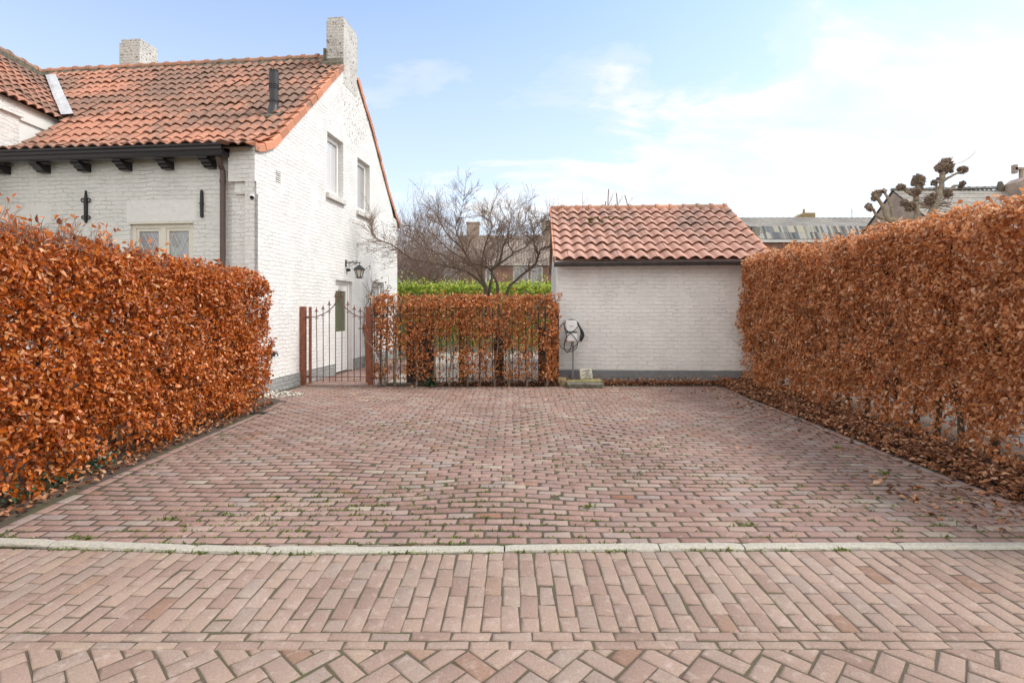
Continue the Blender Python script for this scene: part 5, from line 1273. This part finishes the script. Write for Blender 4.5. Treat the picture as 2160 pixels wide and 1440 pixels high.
# pollarded tree behind the right hedge
YP = 10.6
pt = empty('pollard_tree', Vector((8.55, YP, 0)), 'knobbly pollarded tree with clubbed branch ends rising over the right hedge', 'tree'); bo = Vector(pt.location); mb = MB(); kn = MB(); tw = MB(); rr2 = random.Random(12)
def Q3(x, y, dy=0): return P(1800 + x / 6, 320 + y / 6, YP + dy) - bo
limbs = [([(800, 2900), (800, 1300), (780, 1050), (640, 930), (500, 880), (420, 840), (375, 690), (300, 590), (285, 540)], .16, .04), ([(500, 880), (495, 780), (462, 660), (415, 560), (395, 500), (360, 490)], .05, .025), ([(420, 840), (330, 830), (250, 740), (190, 690)], .05, .03),
 ([(780, 1050), (800, 850), (800, 700), (790, 560), (700, 520), (640, 470), (600, 445)], .11, .03), ([(800, 620), (815, 520), (818, 440), (818, 380)], .055, .04), ([(800, 1050), (950, 850), (1050, 650), (1080, 520), (1110, 430), (1125, 330), (1135, 240), (1150, 190)], .10, .06), ([(1115, 400), (1150, 370), (1230, 320), (1300, 280), (1370, 240)], .035, .03), ([(1060, 560), (1050, 470), (1040, 410), (1035, 390)], .035, .03), ([(1080, 560), (1210, 510), (1260, 450), (1330, 425), (1390, 400)], .05, .025)]
for pts, a, b in limbs:
    sp_ = smoothpath([Q3(x, y) for x, y in pts], 3); n = len(sp_); mb.tube([q + Vector((rr2.gauss(0, .008), rr2.gauss(0, .01), rr2.gauss(0, .008))) for q in sp_], [.72 * (a + (b - a) * (k / (n - 1)) ** .7) * rr2.uniform(.85, 1.15) for k in range(n)], 9)
knobs = [(290, 545, 58), (270, 590, 42), (340, 510, 30), (385, 500, 32), (190, 690, 42), (215, 725, 38), (598, 450, 46), (640, 440, 26), (822, 365, 78), (810, 330, 48), (845, 400, 58), (760, 410, 32), (1170, 150, 72), (1120, 195, 66), (1200, 190, 64), (1075, 210, 46), (1145, 250, 54), (1240, 250, 26), (1390, 232, 52), (1350, 225, 34), (1025, 395, 40), (1070, 345, 22), (1385, 400, 36), (1360, 440, 30), (800, 500, 60), (840, 480, 40), (1190, 530, 60), (1010, 560, 40), (960, 620, 60), (720, 700, 62), (640, 650, 50)]
for k, (x, y, r) in enumerate(knobs):
    c = Q3(x, y, rr2.gauss(0, .03)); rad = .86 * r / 6 / F * YP; kn = MB(); kn.blob(c, rad, k, .75, 3, (1, 1, .95), 4.2); kn.build('knob', M['bark_knob'], pt)
    for q in range(int(34 + r)):
        d = Vector((rr2.gauss(0, 1), rr2.gauss(0, 1), rr2.gauss(.35, 1))).normalized(); l = rad * rr2.uniform(1.0, 1.45); tw.tube([c + d * rad * .6, c + d * l], [.010, .004], 4)
tw.tube(smoothpath([Q3(1250, 160), Q3(1350, 140), Q3(1450, 90), Q3(1520, 30), Q3(1545, -5)]), .004, 4); tw.tube([Q3(1235, 110), Q3(1240, 80), Q3(1260, 68)], .008, 4)
for q in range(70):
    x = rr2.uniform(1000, 1250); y = 600; tw.tube(smoothpath([Q3(rr2.uniform(700, 1100), rr2.uniform(620, 700)), Q3(rr2.uniform(750, 1250), rr2.uniform(560, 720)), Q3(rr2.uniform(800, 1350), rr2.uniform(480, 760))], 3), .006, 4) if q < 26 else None
mb.build('trunk', M['bark'], pt, True); tw.build('shoots', M['twig_red'], pt)

# ================================================================== BACKGROUND HOUSES
def part(name, mat, par, fn, smooth=False):
    mb = MB(); fn(mb); return mb.build(name, mat, par, smooth)
# brick house behind the bare tree
YB = 45.0
bh = empty('brick_house', P(1080, 650, YB) - Vector((0, 0, CAMZ)), 'far red brown brick house with brown tiled roof and two chimneys behind the bare tree', 'house')
bo = Vector(bh.location)
L_, R_ = P(960, 0, YB).x, P(1330, 0, YB).x; ez, rz_ = 5.55, 8.35
part('wall', M['brick_red'], bh, lambda mb: (mb.box((L_ + .3, 0, -.1), (R_ - .3, 7, ez)), mb.prism([(0, ez), (7, ez), (3.5, rz_ - .1)], lambda a, b: (L_ + .35, a, b), lambda a, b: (R_ - .35, a, b))))
def slope(mb, x0, x1, y0, z0, y1, z1, rows=9, ripple=.05, n=60):
    for i in range(rows):
        f0, f1 = i / rows, (i + 1) / rows; ya, za, yb, zb = y0 + (y1 - y0) * f0, z0 + (z1 - z0) * f0, y0 + (y1 - y0) * f1, z0 + (z1 - z0) * f1
        for k in range(n):
            xa, xb = x0 + (x1 - x0) * k / n, x0 + (x1 - x0) * (k + 1) / n; xm = (xa + xb) / 2; h = ripple
            mb.add([(xa, ya, za + h * .4), (xm, ya, za + h), (xb, ya, za + h * .4), (xa, yb, zb), (xm, yb, zb + h * .6), (xb, yb, zb), (xa, ya, za - h * .4), (xm, ya, za), (xb, ya, za - h * .4)], [(0, 1, 4, 3), (1, 2, 5, 4), (6, 7, 1, 0), (7, 8, 2, 1)])
rf = part('roof', M['tile_brown'], bh, lambda mb: (slope(mb, L_, R_, -.4, ez - .15, 3.5, rz_, 12, .07, 64), mb.quad((L_, 7.4, ez - .15), (R_, 7.4, ez - .15), (R_, 3.5, rz_), (L_, 3.5, rz_))))
for a, b, z in ((985, 1011, 9.35), (1143, 1166, 9.5)):
    xa, xb = (a - CX) / F * 48, (b - CX) / F * 48; part('chimney', M['brick_tan'], rf, lambda mb: (mb.box((xa, 2.6, 7.2), (xb, 3.5, z)), mb.box((xa - .06, 2.54, z), (xb + .06, 3.56, z + .12))))
for k, (a, b, zt, zb) in enumerate(((1027, 1033, 4.9, 3.0), (1085, 1112, 5.2, 3.9), (1122, 1142, 5.3, 3.6))):
    xa, xb = (a - CX) / F * YB, (b - CX) / F * YB
    wd = part('window', M['frame_white'], bh, lambda mb: [mb.box(q[0], q[1]) for q in (((xa - .12, -.06, zb - .1), (xa, .0 - .002, zt + .1)), ((xb, -.06, zb - .1), (xb + .12, -.002, zt + .1)), ((xa, -.06, zt), (xb, -.002, zt + .1)), ((xa, -.06, zb - .1), (xb, -.002, zb)))])
    part('pane', M['glass'], wd, lambda mb: mb.box((xa, -.03, zb), (xb, -.004, zt)))
part('gutter', M['frame_white'], bh, lambda mb: mb.box((L_, -.52, ez - .28), (R_, -.41, ez - .16)))
# grey mansard house right of the shed
YR = 30.0
gh = empty('grey_roof_house', (22, YR, 0), 'long house with streaked grey tile roof and white fascia between shed and pollarded tree', 'house'); go2 = Vector(gh.location)
x0, x1 = (1594 - CX) / F * YR - 22, 14.0; zf = CAMZ + (650 - 505) / F * YR; zm = CAMZ + (650 - 479) / F * (YR + .5); zr = CAMZ + (650 - 459) / F * (YR + 3.5)
part('wall', M['brick_red'], gh, lambda mb: mb.box((x0 + .2, .25, -.1), (x1, 7, zf)))
part('fascia', M['frame_white'], gh, lambda mb: mb.box((x0 - .02, -.05, zf - .16), (x1, .25, zf + .02)))
rr2 = random.Random(2)
def streaks(mb):
    for row in range(2):
        za, zb = zf + .02 + (zm - zf) * row / 2, zf + .02 + (zm - zf) * (row + 1) / 2 + .03; ya, yb = -.06 + .5 * row / 2, -.06 + .5 * (row + 1) / 2; x = x0 - .05 + .3 * row
        while x < x1: mb.box((0, 0, 0), (1, 1, 1), lambda p, x=x, j=rr2.gauss(0, .01): (x + .13 * p[0], ya + (yb - ya) * p[2] + .05 * p[1] - .03 + j - .02 * (1 - p[2]), za + (zb - za) * p[2])); x += .135
rf = part('roof', M['tile_streak'], gh, streaks)
xl = (1587 - CX) / F * (YR + 3.5) - 22
def upper(mb):
    mb.box((x0 - .04, .02, zf + .02), (x0 + .25, 6.9, zm - .06))
    slope(mb, x0 - .1, x1, .42, zm, 3.5, zr, 5, .06, 60); mb.quad((x0 - .1, 7.2, zf + .3), (x1, 7.2, zf + .3), (x1, 3.5, zr), (xl, 3.5, zr)); mb.add([(x0 - .1, .42, zm), (x0 - .1, 7.2, zf + .3), (xl, 3.5, zr), (x0 - .1, .42, zf), (x0 - .1, 7.2, zf)], [(0, 2, 1), (3, 0, 1, 4)])
part('roof', M['tile_grey'], gh, upper)
a, b = (1680 - CX) / F * (YR + 3.6) - 22, (1719 - CX) / F * (YR + 3.6) - 22
part('chimney', M['brick_ochre'], rf, lambda mb: (mb.prism([(a, zr - .6), (b, zr - .6), (b, zr + .32), (a + .45, zr + .32), (a, zr + .05)], lambda u, z: (u, 3.55, z), lambda u, z: (u, 4.3, z)), mb.tube([((a + b) / 2 + .05, 3.9, zr + .3), ((a + b) / 2 + .05, 3.9, zr + .62)], [.09, .05], 6)))
part('aerial', M['zinc'], rf, lambda mb: mb.tube([((1797 - CX) / F * 33.5 - 22, 3.5, zr - .1), ((1797 - CX) / F * 33.5 - 22, 3.5, zr + .55)], .02, 4))
# gabled house at the right edge
YH = 24.0
rh = empty('gable_house', (20, YH, 0), 'tan brick house with grey roof and big chimney behind the pollarded tree', 'house'); 
xg = (1884 - CX) / F * 27.5 - 20; zr = CAMZ + (650 - 401) / F * 27.5; ze = 4.9
part('wall', M['brick_tan'], rh, lambda mb: (mb.box((xg, 0, -.1), (14, 7, ze)), mb.prism([(0, ze), (7, ze), (3.5, zr - .12)], lambda a, b: (xg, a, b), lambda a, b: (14, a, b))))
rf = part('roof', M['tile_grey'], rh, lambda mb: (slope(mb, xg - .06, 14, -.3, ze - .1, 3.5, zr, 10, .06, 60), mb.quad((xg - .06, 7.3, ze - .1), (14, 7.3, ze - .1), (14, 3.5, zr), (xg - .06, 3.5, zr))))
o = ridge_tiles((xg - .08, 3.5, zr - .02), (14, 3.5, zr + .25), .12, 34, .02).build('ridge', M['tile_grey'], rh, True)
a = (2132 - CX) / F * 27 - 20
cc = part('chimney', M['brick_tan'], rf, lambda mb: (mb.box((a, 2.4, 6.2), (a + 1.5, 3.4, CAMZ + (650 - 382) / F * 26.5)), mb.prism([(a, 8.04), (a + 1.5, 8.04), (a + 1.2, 8.3), (a + .35, 8.3)], lambda u, z: (u, 2.4, z), lambda u, z: (u, 3.4, z))))
part('chimney_pot', M['brick_tan'], cc, lambda mb: (mb.tube([(a + .45, 2.9, 8.25), (a + .45, 2.9, 8.75)], .1, 8), mb.tube([(a + .95, 2.9, 8.25), (a + .95, 2.9, 8.75)], .1, 8), mb.box((a + .05, 2.8, 8.72), (a + 1.25, 3.0, 8.84)), mb.box((a + .02, 2.8, 8.55), (a + .18, 3.0, 8.98)), mb.box((a + 1.1, 2.8, 8.55), (a + 1.26, 3.0, 8.98))))
part('vent', M['mortar'], rf, lambda mb: mb.blob(((2106 - CX) / F * 27.5 - 20, 3.4, zr + .12), .2, 3, .2, 2, (.8, .8, 1.7)))

# ================================================================== LITTER, WEEDS, SMALL THINGS
def scatter(name, pts, mat, size, flat=.35, label=None):
    p = np.asarray(pts, float); n = len(p); N = rnd(n) * flat + np.array([0, 0, 1]); T = rnd(n) * np.array([1, 1, .15])
    V, Q = leaf_arrays(p, N, T, size * np.clip(RNG.normal(1, .25, n), .45, 1.6), fold=.35, curl=.3); o = npmesh(name, V, Q, mat); return tag(o, kind='stuff')
n = 12000; y = RNG.uniform(3.9, 11.15, n); ex = np.array([right_edge(v) for v in y]); x = ex + .02 + np.abs(RNG.normal(0, .38, n)); z = .03 + .05 * fbm(np.stack([x * 4, y * 4, x * 0], 1), 2) * 1.4 + RNG.exponential(.018, n); z = np.where(x < ex + .12, .012 + RNG.exponential(.012, n), z)
P1 = np.stack([x, y, z], 1)
n = 5200; x = RNG.uniform(-1.9, 5.2, n); y = 10.72 + np.abs(RNG.normal(0, .20, n)) + .1 * (x > 1); k = RNG.random(n) < np.clip((x + 2.0) / 1.2, .15, 1); P2 = np.stack([x, y, .02 + RNG.exponential(.03, n)], 1)[k]
n = 550; y = RNG.uniform(3.3, 8.7, n); x = np.array([left_edge(v) for v in y]) - .03 - np.abs(RNG.normal(0, .16, n)); P3 = np.stack([x, y, .035 + RNG.exponential(.012, n)], 1)
n = 330; x = 4.2 - np.abs(RNG.normal(0, .35, n)); y = RNG.uniform(3.8, 10.5, n); P4 = np.stack([x, y, gz(x, y) + .008], 1)
n = 170; x = RNG.uniform(-3.4, 3.8, n); y = 10.7 - RNG.exponential(.7, n); P5 = np.stack([x, y, gz(x, y) + .008], 1)
n = 26; x = RNG.uniform(-3.4, 3.8, n); y = RNG.uniform(3.7, 9.5, n); P6 = np.stack([x, y, gz(x, y) + .008], 1)
n = 260; x = RNG.uniform(3.2, 4.6, n); y = 4.2 + RNG.normal(0, .35, n) + (x - 3.9) * -.3; P7 = np.stack([x, y, gz(x, y) + .008], 1)
scatter('fallen_leaves', np.concatenate([P1, P2, P3, P4, P5, P6, P7]), M['leaf_fallen'], .050)
# weeds and moss in the joints
def tufts(name, C, blades, hgt, mat, spread=.02):
    C = np.asarray(C, float); b = np.repeat(C, blades, 0); n = len(b); b = b + np.stack([RNG.normal(0, spread, n), RNG.normal(0, spread * .35, n), np.zeros(n)], 1)
    T = rnd(n) * np.array([.8, .8, .2]) + np.array([0, 0, .55]); V, Q = leaf_arrays(b, rnd(n), T, hgt * np.clip(RNG.normal(1, .35, n), .3, 1.8), width=.34); return tag(npmesh(name, V, Q, mat), kind='stuff')
cand = []
for r_ in range(70):
    yy = 3.60 + r_ * PW - PW / 2
    for k in range(200):
        xx = random.uniform(-3.7, 4.1); cand.append((xx, yy + float(wavey(xx, yy)), 0))
cand = np.array(cand); f = fbm(np.stack([cand[:, 0] * .7, cand[:, 1] * .7, cand[:, 0] * 0 + 5], 1), 3); pr_ = np.clip((f - .37) * 3.4, 0, 1) * np.clip((7.6 - cand[:, 1]) / 3, 0.04, 1) * np.clip((3.2 - cand[:, 0]) / 3.5, .35, 1)
cand = cand[(RNG.random(len(cand)) < pr_ * .8) & (cand[:, 1] > np.array([kerb_back(v) for v in cand[:, 0]]))]; cand[:, 2] = gz(cand[:, 0], cand[:, 1]) - .006
tufts('weeds', cand, 9, .019, M['weed'], .024)
kx = np.array([random.uniform(-4.2, 2.5) for _ in range(150)]); kx = kx[RNG.random(150) < np.where(kx < -1, .9, .45)]
tufts('weeds', [(v, kerb_front(v) - .008, ROADZ - .005) for v in kx], 12, .02, M['weed'], .03)
tufts('weeds', [(-3.62, 3.66, .0), (-3.05, 3.63, 0), (-2.95, 3.62, 0), (3.6, 5.05, 0), (2.5, 7.1, 0), (3.75, 6.0, 0), (3.55, 4.6, 0), (3.7, 4.35, 0), (-2.2, 4.05, 0), (-2.6, 3.95, 0), (1.75, 3.85, 0), (.62, 4.2, 0)], 45, .022, M['weed'], .035)
# ivy and evergreen bits at hedge feet
iv = np.concatenate([np.stack([RNG.normal(-4.02, .05, 240), RNG.uniform(4.1, 5.3, 240), RNG.uniform(.02, .16, 240)], 1)])
V, Q = leaf_arrays(iv, rnd(240) + np.array([1, 0, .6]), rnd(240), np.full(240, .036), width=.9); tag(npmesh('ivy', V, Q, M['leaf_ivy']), kind='stuff')
def plantlet(px, py, Y, n, h, label):
    b = P(px, py, Y); b.z = .02; q = np.stack([RNG.normal(0, h * .35, n), RNG.normal(0, h * .3, n), np.abs(RNG.normal(0, h * .5, n))], 1); V, Q = leaf_arrays(q, rnd(n) + np.array([0, -.6, .5]), rnd(n) + np.array([0, 0, .3]), np.full(n, .085)); o = npmesh('evergreen_plant', V, Q, M['leaf_ivy']); o.location = b; tag(o, label, 'plant')
plantlet(908, 805, 10.62, 46, .16, 'small dark green broad leaved plant at the foot of the low hedge')
# gravel corner by the gable
n = 1500; x = RNG.uniform(-4.5, -3.85, n); y = RNG.uniform(9.15, 9.95, n); k = (y > 9.2 + (x + 4.5) * .35) & (y < 9.95 - (x + 4.5) * .5) & (x > -4.5); p = np.stack([x, y, np.full(n, .012) + RNG.exponential(.006, n)], 1)[k]
V, Q = leaf_arrays(p, rnd(len(p)) * .6 + np.array([0, 0, 1]), rnd(len(p)), np.full(len(p), .034), fold=-.3, curl=.1, width=1.3); tag(npmesh('gravel', V, Q, M['gravel']), kind='stuff')
mb = MB(); mb.box((-.11, -.045, -.02), (.11, -.03, .012)); mb.box((-.11, .03, -.02), (.11, .045, .012)); mb.box((-.11, -.03, -.02), (.11, .03, -.012))
for k in range(7): mb.box((-.105 + k * .033, -.03, -.012), (-.092 + k * .033, .03, .010))
o = mb.build('drain_grate', M['zinc']); o.location = (-3.86, 7.95, .006); tag(o, 'small dark metal drain grate at the brick edge below the orange hedge', 'drain')
# loose twigs on the paving
rr2 = random.Random(77); mb = MB()
for k in range(62):
    if k < 40: x, y = rr2.gauss(3.9, .5), 4.25 + rr2.gauss(0, .3)
    else: x, y = rr2.uniform(-2.5, 3.8), rr2.uniform(3.6, 6.5)
    a = rr2.gauss(-.5, .5); L = rr2.uniform(.12, .5) if k < 40 else rr2.uniform(.08, .28); pts = []; 
    for q in range(5): pts.append((x, y, float(gz(x, y)) + .012)); a += rr2.gauss(0, .3); x += math.cos(a) * L / 4; y += math.sin(a) * L / 4
    mb.tube(smoothpath(pts, 2), .0028, 4)
tag(mb.build('loose_twigs', M['twig_red']), kind='stuff')
